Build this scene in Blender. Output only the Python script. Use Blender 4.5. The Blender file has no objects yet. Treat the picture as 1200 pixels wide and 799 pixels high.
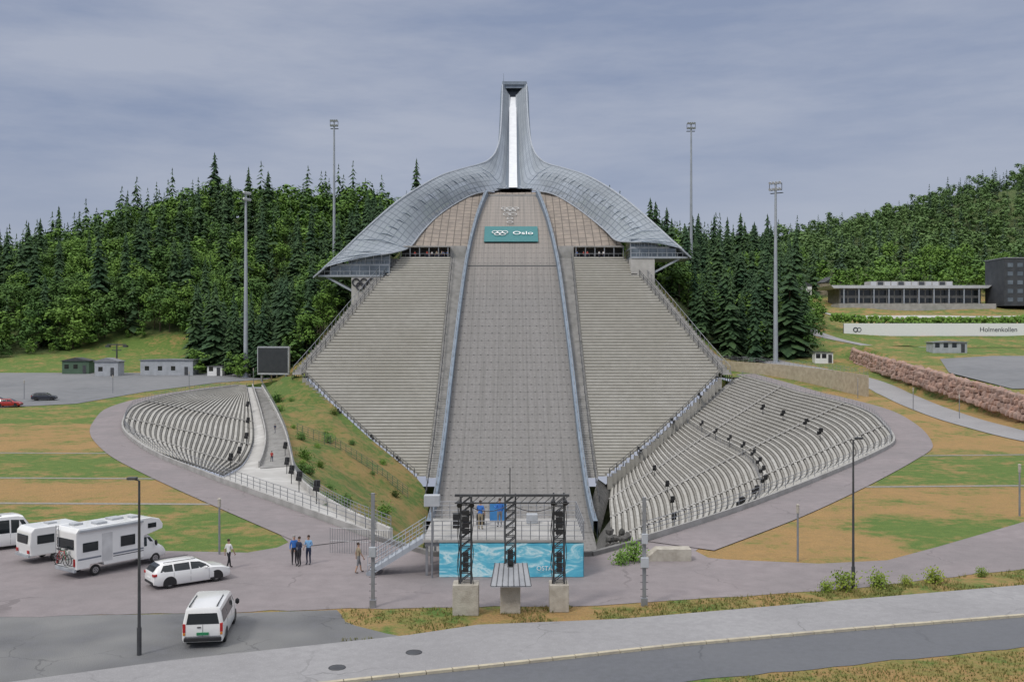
import bpy, bmesh, math, random
from mathutils import Vector, Matrix, noise as mnoise
from mathutils.geometry import delaunay_2d_cdt
random.seed(7)
F=1167.0; HC=13.5; VH=400.0
R=math.radians
def P(u,v,d): return ((u-600)/F*d, d, HC-(v-VH)/F*d)
def G(u,v,z=0.0):
    d=(HC-z)*F/(v-VH); return ((u-600)/F*d, d)
def interp(t,xs,ys):
    if t<=xs[0]: return ys[0]
    for i in range(1,len(xs)):
        if t<=xs[i]:
            a=(t-xs[i-1])/(xs[i]-xs[i-1]); return ys[i-1]+(ys[i]-ys[i-1])*a
    return ys[-1]
def sm(t):
    t=max(0,min(1,t)); return t*t*(3-2*t)
scene=bpy.context.scene
COL=scene.collection
# ------------------------------------------------------------------ materials
def new_mat(name):
    m=bpy.data.materials.new(name); m.use_nodes=True
    nt=m.node_tree; b=nt.nodes['Principled BSDF']; return m,nt,b
def nd(nt,t,**k):
    n=nt.nodes.new(t)
    for a,b in k.items(): setattr(n,a,b)
    return n
def mixc(nt,fac,a,b,blend='MIX'):
    n=nt.nodes.new('ShaderNodeMix'); n.data_type='RGBA'; n.blend_type=blend
    for s,val in ((0,fac),(6,a),(7,b)):
        if isinstance(val,bpy.types.NodeSocket): nt.links.new(val,n.inputs[s])
        elif s==0: n.inputs[0].default_value=val
        else: n.inputs[s].default_value=(*val,1)
    return n.outputs[2]
def mth(nt,op,a,b=None):
    n=nt.nodes.new('ShaderNodeMath'); n.operation=op
    for i,val in enumerate((a,b)):
        if val is None: continue
        if isinstance(val,bpy.types.NodeSocket): nt.links.new(val,n.inputs[i])
        else: n.inputs[i].default_value=val
    return n.outputs[0]
def noise_fac(nt,vec,scale,detail=4,lo=.35,hi=.65,rough=.55):
    n=nd(nt,'ShaderNodeTexNoise'); n.inputs['Scale'].default_value=scale; n.inputs['Detail'].default_value=detail; n.inputs['Roughness'].default_value=rough
    nt.links.new(vec,n.inputs['Vector'])
    r=nd(nt,'ShaderNodeMapRange'); r.inputs[1].default_value=lo; r.inputs[2].default_value=hi
    nt.links.new(n.outputs[0],r.inputs[0]); return r.outputs[0]
def M(name,c1,c2=None,scale=1.0,rough=.8,bump=0.0,bscale=None,metal=0.0,big=None,coat=0,crack=0):
    m,nt,b=new_mat(name)
    b.inputs['Roughness'].default_value=rough; b.inputs['Metallic'].default_value=metal
    if coat: b.inputs['Coat Weight'].default_value=coat
    g=nd(nt,'ShaderNodeNewGeometry').outputs['Position']
    if c2 is None: c2=tuple(x*.8 for x in c1)
    f=noise_fac(nt,g,scale,6)
    c=mixc(nt,f,c1,c2)
    if big:
        f2=noise_fac(nt,g,big[0],5); c=mixc(nt,mth(nt,'MULTIPLY',f2,big[2] if len(big)>2 else .6),c,big[1])
    if crack:
        nn=nd(nt,'ShaderNodeTexNoise'); nn.inputs['Scale'].default_value=.8; nn.inputs['Detail'].default_value=5; nt.links.new(g,nn.inputs['Vector'])
        va=nd(nt,'ShaderNodeVectorMath',operation='MULTIPLY_ADD'); nt.links.new(nn.outputs['Color'],va.inputs[0]); va.inputs[1].default_value=(1.6,1.6,0); nt.links.new(g,va.inputs[2])
        vo=nd(nt,'ShaderNodeTexVoronoi',feature='DISTANCE_TO_EDGE'); vo.inputs['Scale'].default_value=crack; nt.links.new(va.outputs[0],vo.inputs['Vector'])
        k=mth(nt,'LESS_THAN',vo.outputs[0],.006); pm_=noise_fac(nt,g,.2,2,.45,.6)
        c=mixc(nt,mth(nt,'MULTIPLY',mth(nt,'MULTIPLY',k,pm_),.42),c,tuple(x*.35 for x in c1))
        sp_=noise_fac(nt,g,14,2,.55,.72); c=mixc(nt,mth(nt,'MULTIPLY',sp_,.25),c,tuple(min(1,x*1.5) for x in c1))
    nt.links.new(c,b.inputs['Base Color'])
    if bump:
        n=nd(nt,'ShaderNodeTexNoise'); n.inputs['Scale'].default_value=bscale or scale*6; n.inputs['Detail'].default_value=6
        nt.links.new(g,n.inputs['Vector'])
        bp=nd(nt,'ShaderNodeBump'); bp.inputs['Strength'].default_value=bump; bp.inputs['Distance'].default_value=.1
        nt.links.new(n.outputs[0],bp.inputs['Height']); nt.links.new(bp.outputs[0],b.inputs['Normal'])
    return m
concrete=M('concrete',(.40,.39,.375),(.29,.285,.27),.6,.9,.2)
concrete_dark=M('concrete_dark',(.22,.215,.205),(.14,.135,.13),.8,.9,.2)
concrete_pale=M('concrete_pale',(.54,.53,.51),(.42,.41,.39),.5,.9,.15,big=(.15,(.35,.34,.32),.6))
bench_mat=M('bench_wood',(.44,.43,.40),(.33,.32,.295),.5,.8,0,big=(.09,(.32,.305,.27),.7))
tread_mat=M('tread_concrete',(.32,.31,.29),(.25,.24,.22),.7,.9,0,big=(.07,(.20,.19,.165),.5))
bench_hill=M('weathered_bench',(.61,.595,.55),(.50,.485,.44),.6,.8,0,big=(.08,(.46,.44,.385),.75))
tread_hill=M('weathered_tread',(.38,.37,.34),(.29,.28,.255),.7,.9,0,big=(.06,(.26,.25,.215),.6))
asph_pink=M('asphalt_pinkish',(.265,.232,.235),(.22,.192,.195),1.0,.95,.25,30,big=(.12,(.185,.17,.172),.6),crack=.13)
asph_dark=M('asphalt_dark',(.14,.142,.15),(.10,.102,.107),1.2,.95,.4,20,big=(.3,(.21,.21,.205),.8),crack=.2)
asph_road=M('asphalt_road',(.115,.12,.135),(.095,.10,.11),3,.75,.3,30,big=(.1,(.145,.15,.16),.6),crack=.1)
asph_pave=M('asphalt_pavement',(.31,.305,.31),(.265,.26,.265),2.5,.9,.25,30,big=(.16,(.225,.22,.225),.6),crack=.14)
asph_lot=M('asphalt_lot',(.175,.18,.19),(.14,.145,.152),.5,.9,.1,big=(.05,(.22,.22,.225),.6))
gravel=M('gravel',(.30,.28,.25),(.21,.20,.17),3,.95,.6,12)
kerb_mat=M('kerb_stone',(.50,.45,.33),(.38,.34,.27),2,.9,.2)
paint_white=M('painted_white',(.80,.80,.79),(.76,.76,.75),1.5,.25,coat=.5)
paint_line=M('road_paint',(.6,.6,.58),(.4,.4,.4),4,.7)
steel=M('galvanised_steel',(.32,.33,.35),(.25,.26,.28),2,.45,metal=.5)
steel_lt=M('light_steel_cladding',(.38,.41,.45),(.31,.34,.38),.5,.55,metal=.15)
steel_dark=M('dark_steel',(.08,.085,.09),(.055,.055,.06),2,.5,metal=.3)
steel_blue=M('blue_grey_board',(.20,.25,.31),(.14,.18,.23),.5,.5,metal=.15)
black=M('black_plastic',(.018,.018,.02),(.012,.012,.013),3,.5)
rubber=M('tyre_rubber',(.02,.02,.02),(.03,.03,.03),8,.9)
rim_mat=M('alloy',(.45,.46,.48),None,5,.3,metal=.8)
glass=M('tinted_glass',(.02,.025,.03),(.015,.02,.022),1,.06)
glass_blue=M('blue_glass',(.20,.235,.27),(.12,.145,.17),.3,.12,metal=.3)
red_lens=M('red_lens',(.45,.02,.02),None,5,.2)
white_lens=M('clear_lens',(.6,.62,.65),None,5,.1)
orange_lens=M('orange_lens',(.6,.22,.03),None,5,.2)
red_paint=M('red_paint',(.42,.03,.03),None,3,.3,coat=.5)
dark_paint=M('dark_paint',(.03,.035,.05),None,3,.3,coat=.5)
green_plate=M('green_plate',(.02,.22,.09),None,3,.5)
teal=M('teal_banner',(.03,.18,.19),(.025,.155,.165),1,.6)
wood=M('timber_cladding',(.44,.38,.28),(.33,.28,.20),1.2,.85)
cont_grey=M('container_grey',(.42,.44,.47),(.33,.35,.37),1,.7)
dark_clad=M('dark_cladding',(.04,.045,.055),(.06,.065,.075),.4,.6)
green_paint=M('green_paint',(.08,.14,.09),None,1,.7)
beige=M('beige_concrete',(.46,.43,.37),(.34,.31,.26),2.5,.9,.3)
rock=M('granite_boulder',(.43,.265,.20),(.22,.14,.115),.9,.95,.5,3,big=(.5,(.31,.245,.215),.6))
rock_grey=M('grey_rock',(.12,.115,.11),(.06,.06,.055),1.5,.95,.6,5)
bark=M('bark',(.10,.075,.055),(.06,.045,.035),3,.95)
white_track=M('white_inrun',(.76,.78,.80),(.68,.70,.73),.5,.5)
def foliage(name,a,b,c,sc=.12):
    m,nt,bs=new_mat(name); bs.inputs['Roughness'].default_value=.75
    bs.inputs['Specular IOR Level'].default_value=.2
    g=nd(nt,'ShaderNodeNewGeometry').outputs['Position']
    f=noise_fac(nt,g,sc,2,.4,.6); f2=noise_fac(nt,g,.9,3)
    ri=nd(nt,'ShaderNodeObjectInfo').outputs['Random']
    col=mixc(nt,mth(nt,'MULTIPLY',mth(nt,'ADD',f,ri),.5),a,b); col=mixc(nt,mth(nt,'MULTIPLY',f2,.7),col,c); nt.links.new(col,bs.inputs['Base Color'])
    return m
spruce_m=foliage('spruce_needles',(.034,.075,.036),(.075,.130,.045),(.028,.060,.030))
leaf_m=foliage('birch_leaves',(.11,.21,.035),(.19,.31,.055),(.08,.16,.035))
pine_m=foliage('dark_leaves',(.065,.14,.035),(.12,.21,.045),(.05,.105,.03))
hazed_leaf_m=foliage('far_leaves_haze_tint',(.085,.155,.050),(.15,.235,.070),(.065,.125,.045),.035)  # distance haze is put into this leaf colour
hazed_spruce_m=foliage('far_spruce_haze_tint',(.045,.085,.050),(.07,.115,.06),(.038,.07,.042),.05)  # paler, bluer needles: haze of the distant hill painted in
bush_m=foliage('yellow_bush',(.28,.31,.04),(.18,.27,.04),(.1,.16,.03),.8)
grassb_m=foliage('grass_blades',(.15,.19,.05),(.32,.25,.10),(.10,.15,.035),.5)
def grid_mat(name,base,base2,line,su,sv,wu,wv,coord='UV',rough=.5,metal=0.,stag=False,nscale=.3,dots=False,lf=1.,alpha=None):
    m,nt,b=new_mat(name); b.inputs['Roughness'].default_value=rough; b.inputs['Metallic'].default_value=metal
    pos=nd(nt,'ShaderNodeNewGeometry').outputs['Position']
    if coord=='UV': vec=nd(nt,'ShaderNodeTexCoord').outputs['UV']
    else: vec=pos
    s=nd(nt,'ShaderNodeSeparateXYZ'); nt.links.new(vec,s.inputs[0])
    x=s.outputs[0]; y=s.outputs[1]
    yv=mth(nt,'MULTIPLY',y,sv)
    xv=mth(nt,'MULTIPLY',x,su)
    if stag: xv=mth(nt,'ADD',xv,mth(nt,'MULTIPLY',mth(nt,'FLOOR',yv),.5))
    a=mth(nt,'LESS_THAN',mth(nt,'FRACT',xv),wu); c=mth(nt,'LESS_THAN',mth(nt,'FRACT',yv),wv)
    f=mth(nt,'MULTIPLY' if dots else 'MAXIMUM',a,c)
    nf=noise_fac(nt,pos,nscale,6)
    col=mixc(nt,nf,base,base2); col=mixc(nt,mth(nt,'MULTIPLY',f,lf),col,line)
    nt.links.new(col,b.inputs['Base Color'])
    if alpha is not None: nt.links.new(mth(nt,'MAXIMUM',f,alpha),b.inputs['Alpha'])
    return m,nt,b,col
wind_m=grid_mat('windscreen_mesh',(.36,.40,.445),(.29,.325,.365),(.16,.185,.215),.42,.6,.15,.14,rough=.75,metal=0,nscale=.15,alpha=.82)[0]
skin_m=grid_mat('tower_skin',(.25,.305,.375),(.195,.245,.31),(.11,.14,.18),.4,1.2,.1,.1,rough=.65,metal=.05)[0]
land_m,nt,bs,c=grid_mat('landing_mat',(.225,.217,.21),(.175,.168,.163),(.045,.045,.045),.62,.42,.22,.13,coord='P',rough=.9,stag=True,nscale=2.0,dots=True)
pos=nd(nt,'ShaderNodeNewGeometry').outputs['Position']
sep=nd(nt,'ShaderNodeSeparateXYZ'); nt.links.new(pos,sep.inputs[0])
mr=nd(nt,'ShaderNodeMapRange'); mr.inputs[1].default_value=245; mr.inputs[2].default_value=275; nt.links.new(sep.outputs[1],mr.inputs[0])
c2=mixc(nt,mth(nt,'MULTIPLY',mr.outputs[0],.65),c,(.31,.27,.235))
mp=nd(nt,'ShaderNodeMapping'); mp.inputs['Scale'].default_value=(2.2,.03,.03); nt.links.new(pos,mp.inputs[0])
stf=noise_fac(nt,mp.outputs[0],1.0,6,.42,.66)
c2=mixc(nt,mth(nt,'MULTIPLY',stf,.5),c2,(.14,.135,.127))
gl=mth(nt,'LESS_THAN',mth(nt,'FRACT',mth(nt,'MULTIPLY',sep.outputs[1],.42)),.08); c2=mixc(nt,mth(nt,'MULTIPLY',gl,.45),c2,(.10,.10,.095))
gx=mth(nt,'LESS_THAN',mth(nt,'FRACT',mth(nt,'MULTIPLY',sep.outputs[0],.31)),.07); c2=mixc(nt,mth(nt,'MULTIPLY',gx,.3),c2,(.10,.10,.095))
dd=mth(nt,'LESS_THAN',mth(nt,'ABSOLUTE',mth(nt,'SUBTRACT',sep.outputs[1],258.5)),.3)
c2=mixc(nt,dd,c2,(.07,.07,.07)); nt.links.new(c2,bs.inputs['Base Color'])
knoll_m=grid_mat('knoll_mat',(.30,.255,.215),(.22,.19,.165),(.12,.105,.09),.5,.45,.12,.1,coord='P',rough=.95,nscale=.5)[0]
gm,nt,bs=new_mat('ground_grass'); bs.inputs['Roughness'].default_value=.95
at=nd(nt,'ShaderNodeAttribute',attribute_name='gcol'); sp=nd(nt,'ShaderNodeSeparateColor'); nt.links.new(at.outputs['Color'],sp.inputs[0])
pos=nd(nt,'ShaderNodeNewGeometry').outputs['Position']
n1=noise_fac(nt,pos,.9,9,.3,.7,.65); n2=noise_fac(nt,pos,.16,8,.3,.7,.65); n3=noise_fac(nt,pos,7,5,.3,.7,.65)
green=mixc(nt,n1,(.085,.16,.022),(.155,.22,.04)); green=mixc(nt,mth(nt,'MULTIPLY',n3,.55),green,(.05,.09,.015))
dry=mixc(nt,n1,(.46,.265,.10),(.30,.195,.075)); dry=mixc(nt,mth(nt,'MULTIPLY',n3,.55),dry,(.19,.14,.05))
df=mth(nt,'ADD',sp.outputs[0],mth(nt,'MULTIPLY',mth(nt,'SUBTRACT',n2,.5),1.05))
df=mth(nt,'ADD',df,mth(nt,'MULTIPLY',mth(nt,'SUBTRACT',n1,.5),.85))
mr=nd(nt,'ShaderNodeMapRange'); mr.inputs[1].default_value=.22; mr.inputs[2].default_value=.8; nt.links.new(df,mr.inputs[0])
c=mixc(nt,mr.outputs[0],green,dry)
c=mixc(nt,sp.outputs[1],c,mixc(nt,n1,(.045,.075,.025),(.08,.12,.03)))
c=mixc(nt,sp.outputs[2],c,mixc(nt,n1,(.31,.30,.28),(.2,.19,.18)))
nt.links.new(c,bs.inputs['Base Color'])
nz=nd(nt,'ShaderNodeTexNoise'); nz.inputs['Scale'].default_value=5; nz.inputs['Detail'].default_value=6; nt.links.new(pos,nz.inputs['Vector'])
bp=nd(nt,'ShaderNodeBump'); bp.inputs['Strength'].default_value=.9; bp.inputs['Distance'].default_value=.25
nt.links.new(nz.outputs[0],bp.inputs['Height']); nt.links.new(bp.outputs[0],bs.inputs['Normal'])
wave_m,nt,bs=new_mat('wave_banner'); bs.inputs['Roughness'].default_value=.5
pos=nd(nt,'ShaderNodeNewGeometry').outputs['Position']
mpw=nd(nt,'ShaderNodeMapping'); mpw.inputs['Rotation'].default_value=(0,R(25),0); mpw.inputs['Scale'].default_value=(.6,1,1.6); nt.links.new(pos,mpw.inputs[0])
nz=nd(nt,'ShaderNodeTexNoise'); nz.inputs['Scale'].default_value=.95; nz.inputs['Detail'].default_value=7; nz.inputs['Roughness'].default_value=.62; nz.inputs['Distortion'].default_value=1.1; nt.links.new(mpw.outputs[0],nz.inputs['Vector'])
cr=nd(nt,'ShaderNodeValToRGB'); e=cr.color_ramp.elements
e[0].position=.32; e[0].color=(.06,.37,.55,1); e[1].position=.48; e[1].color=(.12,.48,.63,1)
x=e.new(.54); x.color=(.28,.60,.71,1); x=e.new(.60); x.color=(.60,.80,.84,1); x=e.new(.68); x.color=(.2,.55,.68,1)
nt.links.new(nz.outputs[0],cr.inputs[0]); nt.links.new(cr.outputs[0],bs.inputs['Base Color'])
# ------------------------------------------------------------------ mesh builder
_ico=bmesh.new(); bmesh.ops.create_icosphere(_ico,subdivisions=1,radius=1); ICOV=[v.co.copy() for v in _ico.verts]; ICOF=[[v.index for v in f.verts] for f in _ico.faces]; _ico.free()
class MB:
    def __init__(s): s.v=[]; s.f=[]; s.m=[]; s.uv=None
    def add(s,vs,fs,mi=0):
        o=len(s.v); s.v+= [tuple(p) for p in vs]; s.f+=[[i+o for i in f] for f in fs]; s.m+=[mi]*len(fs); return s
    def box(s,x0,x1,y0,y1,z0,z1,mi=0):
        return s.add([(x0,y0,z0),(x1,y0,z0),(x1,y1,z0),(x0,y1,z0),(x0,y0,z1),(x1,y0,z1),(x1,y1,z1),(x0,y1,z1)],
          [(0,3,2,1),(4,5,6,7),(0,1,5,4),(1,2,6,5),(2,3,7,6),(3,0,4,7)],mi)
    def beam(s,a,b,w,h,mi=0):
        a=Vector(a);b=Vector(b);d=(b-a).normalized(); up=Vector((0,0,1))
        if abs(d.z)>.95: up=Vector((0,1,0))
        sx=d.cross(up).normalized()*w/2; sz=sx.cross(d).normalized()*h/2
        vs=[a-sx-sz,a+sx-sz,a+sx+sz,a-sx+sz,b-sx-sz,b+sx-sz,b+sx+sz,b-sx+sz]
        return s.add(vs,[(0,1,2,3),(7,6,5,4),(0,4,5,1),(1,5,6,2),(2,6,7,3),(3,7,4,0)],mi)
    def cyl(s,a,b,r0,r1=None,n=10,mi=0):
        if r1 is None: r1=r0
        a=Vector(a);b=Vector(b);d=(b-a).normalized(); up=Vector((0,0,1)) if abs(d.z)<.9 else Vector((1,0,0))
        p=d.cross(up).normalized(); q=d.cross(p)
        vs=[];
        for k in range(n):
            t=2*math.pi*k/n; o=p*math.cos(t)+q*math.sin(t); vs+=[a+o*r0,b+o*r1]
        fs=[(2*k,2*k+1,(2*k+3)%(2*n),(2*k+2)%(2*n)) for k in range(n)]
        fs.append([2*k for k in range(n)]); fs.append([2*k+1 for k in range(n)][::-1])
        return s.add(vs,fs,mi)
    def tube(s,pts,r,n=6,mi=0):
        for i in range(len(pts)-1): s.cyl(pts[i],pts[i+1],r,r,n,mi)
        return s
    def torus(s,c,ax,R_,r,n=16,k=6,mi=0):
        c=Vector(c); ax=Vector(ax).normalized(); up=Vector((0,0,1)) if abs(ax.z)<.9 else Vector((1,0,0))
        p=ax.cross(up).normalized(); q=ax.cross(p); vs=[]
        for i in range(n):
            t=2*math.pi*i/n; o=p*math.cos(t)+q*math.sin(t)
            for j in range(k):
                u=2*math.pi*j/k; vs.append(c+o*(R_+r*math.cos(u))+ax*(r*math.sin(u)))
        fs=[(i*k+j,((i+1)%n)*k+j,((i+1)%n)*k+(j+1)%k,i*k+(j+1)%k) for i in range(n) for j in range(k)]
        return s.add(vs,fs,mi)
    def blob(s,c,r,jit=.2,mi=0,sc=(1,1,1)):
        c=Vector(c); s.add([c+Vector((v.x*sc[0],v.y*sc[1],v.z*sc[2]))*r*(1+random.uniform(-jit,jit)) for v in ICOV],ICOF,mi); return s
    def prism(s,prof,y0,y1,mi=0):
        n=len(prof); vs=[(x,y0,z) for x,z in prof]+[(x,y1,z) for x,z in prof]
        fs=[[i,(i+1)%n,n+(i+1)%n,n+i] for i in range(n)]+[list(range(n))[::-1],[n+i for i in range(n)]]
        return s.add(vs,fs,mi)
    def build(s,name,mats,parent=None,smooth=False,world=False,bevel=0,kind=None,label=None,category=None,group=None,recalc=True):
        me=bpy.data.meshes.new(name); off=Vector((0,0,0))
        if world and parent: off=parent.location
        me.from_pydata([tuple(Vector(p)-off) for p in s.v],[],s.f)
        if not isinstance(mats,(list,tuple)): mats=[mats]
        for m in mats: me.materials.append(m)
        me.polygons.foreach_set('material_index',s.m)
        if s.uv:
            ul=me.uv_layers.new(name='UVMap')
            for l in me.loops: ul.data[l.index].uv=s.uv[l.vertex_index]
        if recalc:
            bm=bmesh.new(); bm.from_mesh(me); bmesh.ops.recalc_face_normals(bm,faces=bm.faces); bm.to_mesh(me); bm.free()
        if smooth:
            me.polygons.foreach_set('use_smooth',[True]*len(me.polygons))
            try: me.set_sharp_from_angle(angle=R(38))
            except Exception: pass
        me.update()
        o=bpy.data.objects.new(name,me); COL.objects.link(o)
        if parent: o.parent=parent
        if bevel:
            b=o.modifiers.new('bevel','BEVEL'); b.width=bevel; b.segments=2; b.limit_method='ANGLE'
        if kind: o['kind']=kind
        if label: o['label']=label
        if category: o['category']=category
        if group: o['group']=group
        return o
def root(name,label,category,loc,rot=0,group=None,scale=1):
    o=bpy.data.objects.new(name,None); COL.objects.link(o); o.location=loc; o.rotation_euler=(0,0,rot); o.scale=(scale,)*3
    o['label']=label; o['category']=category
    if group: o['group']=group
    o.empty_display_size=.3
    return o
def copy_thing(src,loc,rot=0,scale=1,label=None):
    n=src.copy(); COL.objects.link(n); n.location=loc; n.rotation_euler=(0,0,rot); n.scale=(scale,)*3
    if label: n['label']=label
    def rec(a,b):
        for c in list(a.children):
            k=c.copy(); COL.objects.link(k); k.parent=b; rec(c,k)
    rec(src,n); return n
def text(body,size,mat,parent,loc,rot,name='lettering',ext=.01,align='CENTER'):
    cu=bpy.data.curves.new('t','FONT'); cu.body=body; cu.size=size; cu.extrude=ext; cu.align_x=align; cu.align_y='CENTER'
    o=bpy.data.objects.new('t',cu); COL.objects.link(o); bpy.context.view_layer.update()
    me=bpy.data.meshes.new_from_object(o.evaluated_get(bpy.context.evaluated_depsgraph_get()))
    bpy.data.objects.remove(o); me.materials.clear(); me.materials.append(mat)
    t=bpy.data.objects.new(name,me); COL.objects.link(t); t.location=loc; t.rotation_euler=rot
    if parent: t.parent=parent
    return t
# ------------------------------------------------------------------ terrain
PY=[165,172,180,190,200,210,220,230,240,250,260,270,280,290,300,310,322]
PZ=[-18,-17,-15,-11,-6,-.2,6,12.8,20,27.1,34,40.4,46.2,51.5,56.3,59.8,60.5]
def prof(y): return interp(y,PY,PZ)
def xo(y): return interp(y,[187,190,220.5,262],[17.5,20,46.5,29.5])
def W(y): return interp(y,[219,221,262,270,300,310,420],[40,46,29.5,28,17,20,22])
def wallx(y): return interp(y,[140,148,250,262],[75,76,86,88])
def H(x,y):
    CL=interp(x,[-900,-400,-205,-170,-130,-40,0],[10,22,41,56,66,66,60])
    hl=interp(y,[0,165,260,300,420,520,900],[0,0,4.8,10,CL,CL,CL*.6])
    C2=interp(x,[100,178,260,334,500,900],[62,74,92,118,126,128])
    CR=interp(x,[0,40,62,110],[56,48,44,40])
    hn=interp(y,[0,132,200,250,300,400,450,680,1200],[0,0,3,8,16,CR,CR+2,C2,C2*.7])
    ho=interp(y,[0,122,150,250,300,380,450,520,680,1200],[0,0,2,7.6,15,27,38,52,C2,C2*.7])
    hr=hn+(ho-hn)*sm((x-90)/28)
    h=hl+(hr-hl)*sm((x+12)/24)
    if 219<y<430:
        pr=(prof(y) if y<322 else interp(y,[322,430],[58,50]))-2.2
        h=max(h,pr-.85*max(0,abs(x)-W(y)))
    if 132<y<285 and x>74:
        fy=sm((y-134)/10)*sm((275-y)/22)
        h+=3.4*sm((x-wallx(y)-1.2)/2.0)*fy
    if y>262 and h>6: h+=1.2*mnoise.noise(Vector((x*.04,y*.04,0)))
    return h
rimR=[(9,67),(18,79),(30,97),(43,118),(50.5,132),(55,147),(59,165),(59.5,182),(56.5,205),(52,224)]
rimL=[(-9.5,68),(-19,82),(-31,100),(-44,121),(-58,149),(-68,176),(-71,192),(-69,210),(-62,226)]
def cat(pts,n):
    P_=[Vector(p) for p in pts]; P_=[2*P_[0]-P_[1]]+P_+[2*P_[-1]-P_[-2]]; out=[]
    for i in range(1,len(P_)-2):
        for k in range(n):
            t=k/n; a,b,c,d=P_[i-1:i+3]
            out.append(.5*((2*b)+(c-a)*t+(2*a-5*b+4*c-d)*t*t+(3*b-a-3*c+d)*t*t*t))
    out.append(P_[-2]); return out
def resample(pts,n):
    L=[0]
    for i in range(1,len(pts)): L.append(L[-1]+(pts[i]-pts[i-1]).length)
    out=[]
    for k in range(n):
        t=L[-1]*k/(n-1)
        i=1
        while i<len(L)-1 and L[i]<t: i+=1
        a=(t-L[i-1])/max(1e-9,L[i]-L[i-1]); out.append(pts[i-1].lerp(pts[i],a))
    return out
RR=resample(cat([(a,b,0) for a,b in rimR],6),60); RL=resample(cat([(a,b,0) for a,b in rimL],6),60)
for p in RR+RL: p.z=H(p.x,p.y)+.03
hole=[(p.x,p.y) for p in RR]+[(46,223),(20,223),(-20,223),(-45,223)]+[(p.x,p.y) for p in RL[::-1]]+[(-5,62.5),(5,62.5)]
def inpoly(x,y,pl):
    c=False; j=len(pl)-1
    for i in range(len(pl)):
        xi,yi=pl[i]; xj,yj=pl[j]
        if (yi>y)!=(yj>y) and x<(xj-xi)*(y-yi)/(yj-yi)+xi: c=not c
        j=i
    return c
def fr(a,b,s):
    o=[];x=a
    while x<b-1e-6: o.append(x); x+=s
    return o
xs=[-3000,-2000,-1200,-800,-600,-480,-400]+fr(-340,-120,10)+fr(-120,132,3)+fr(132,400,9)+[420,480,560,700,900,1400,3000]
ys=[-300,-100,-20,20]+fr(36,285,3)+fr(285,450,6)+fr(450,780,16)+[800,900,1100,1500,2500,5000]
vs=[];
for y in ys:
    for x in xs:
        if -119<x<131 and 37<y<284:
            if min((x-hx)**2+(y-hy)**2 for hx,hy in hole)<.6: continue
        vs.append(Vector((x,y)))
n0=len(vs); vs+=[Vector(h) for h in hole]
ed=[(n0+i,n0+(i+1)%len(hole)) for i in range(len(hole))]
ov,oe,of,_,_,_=delaunay_2d_cdt(vs,ed,[],0,1e-4)
of=[f for f in of if not inpoly(sum(ov[i].x for i in f)/3,sum(ov[i].y for i in f)/3,hole)]
g=MB(); g.add([(p.x,p.y,H(p.x,p.y)) for p in ov],of)
ground=g.build('ground',gm,kind='structure',smooth=True,recalc=True)
gc=ground.data.color_attributes.new('gcol','FLOAT_COLOR','POINT')
def forest(x,y):
    if abs(x)<W(y)+(16 if y<276 else 9) and y<322: return False
    if x<0:
        if x>-20: return y>330 and abs(x)>14
        b=interp(x,[-300,-215,-150,-122,-98,-84,-66,-50],[262,268,285,312,312,262,250,246])
        return y>b and y<470
    else:
        if y<440: return y>interp(x,[40,60,95],[258,250,262]) and x<interp(y,[250,300,400,440],[80,88,112,200]) and abs(x)>20
        return y<900
for i,v in enumerate(ground.data.vertices):
    x,y,z=v.co; d=.25; f=0; gr=0
    if y<60: d=.6
    elif x<-5: d=interp(y,[60,66,80,83,95,98,100,116,121,124,158,165,230],[.3,.2,.3,.85,.85,.45,.15,.15,.55,.85,.7,.3,.3])
    elif x>5:
        d=interp(y,[60,66,74,79,90,94,97,114,120,126,190,215],[.35,.2,.25,.8,.8,.4,.2,.25,.55,.85,.75,.4])
        if x<26 and y<82: d=.85
    if x>70 and y<62: gr=.5
    if forest(x,y) or y>700: f=.9
    if y>262 and y<470 and not forest(x,y) and x<0: d=.2
    if x>wallx(y) and 140<y<300 and x>80: d=.5 if y<235 else .3
    if 232<y<262 and -75<x<-45: d=.6
    if 300<y<450 and x>112: d=.5
    gc.data[i].color=(d,f,gr,1)
def sheet(name,pts,z,mat,kind='structure',thick=0):
    bm=bmesh.new(); vv=[bm.verts.new((x,y,z)) for x,y in pts]; f=bm.faces.new(vv)
    f.normal_update()
    if f.normal.z<0: f.normal_flip()
    if thick:
        r=bmesh.ops.extrude_face_region(bm,geom=[f]); 
        for e in r['geom']:
            if isinstance(e,bmesh.types.BMVert): e.co.z-=thick
        bmesh.ops.recalc_face_normals(bm,faces=bm.faces)
    bmesh.ops.triangulate(bm,faces=bm.faces)
    me=bpy.data.meshes.new(name); bm.to_mesh(me); bm.free(); me.materials.append(mat)
    o=bpy.data.objects.new(name,me); COL.objects.link(o); o['kind']=kind; return o
def strip(name,pts,w,mat,dz=.05,kind='structure',step=2.5,cross=3,off=0):
    P_=cat([(a[0],a[1],0) for a in pts],8); L=sum((P_[i+1]-P_[i]).length for i in range(len(P_)-1)); P_=resample(P_,max(3,int(L/step)))
    b=MB(); n=len(P_); vv=[]
    for i,p in enumerate(P_):
        t=(P_[min(n-1,i+1)]-P_[max(0,i-1)]).normalized(); nn=Vector((t.y,-t.x,0))
        for k in range(cross+1):
            q=p+nn*(off+w*(k/cross-.5)); vv.append((q.x,q.y,H(q.x,q.y)+dz))
    c=cross+1
    b.add(vv,[(i*c+k,i*c+k+1,(i+1)*c+k+1,(i+1)*c+k) for i in range(n-1) for k in range(cross)])
    return b.build(name,mat,kind=kind)
Gp=lambda l:[G(u,v) for u,v in l]
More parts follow.
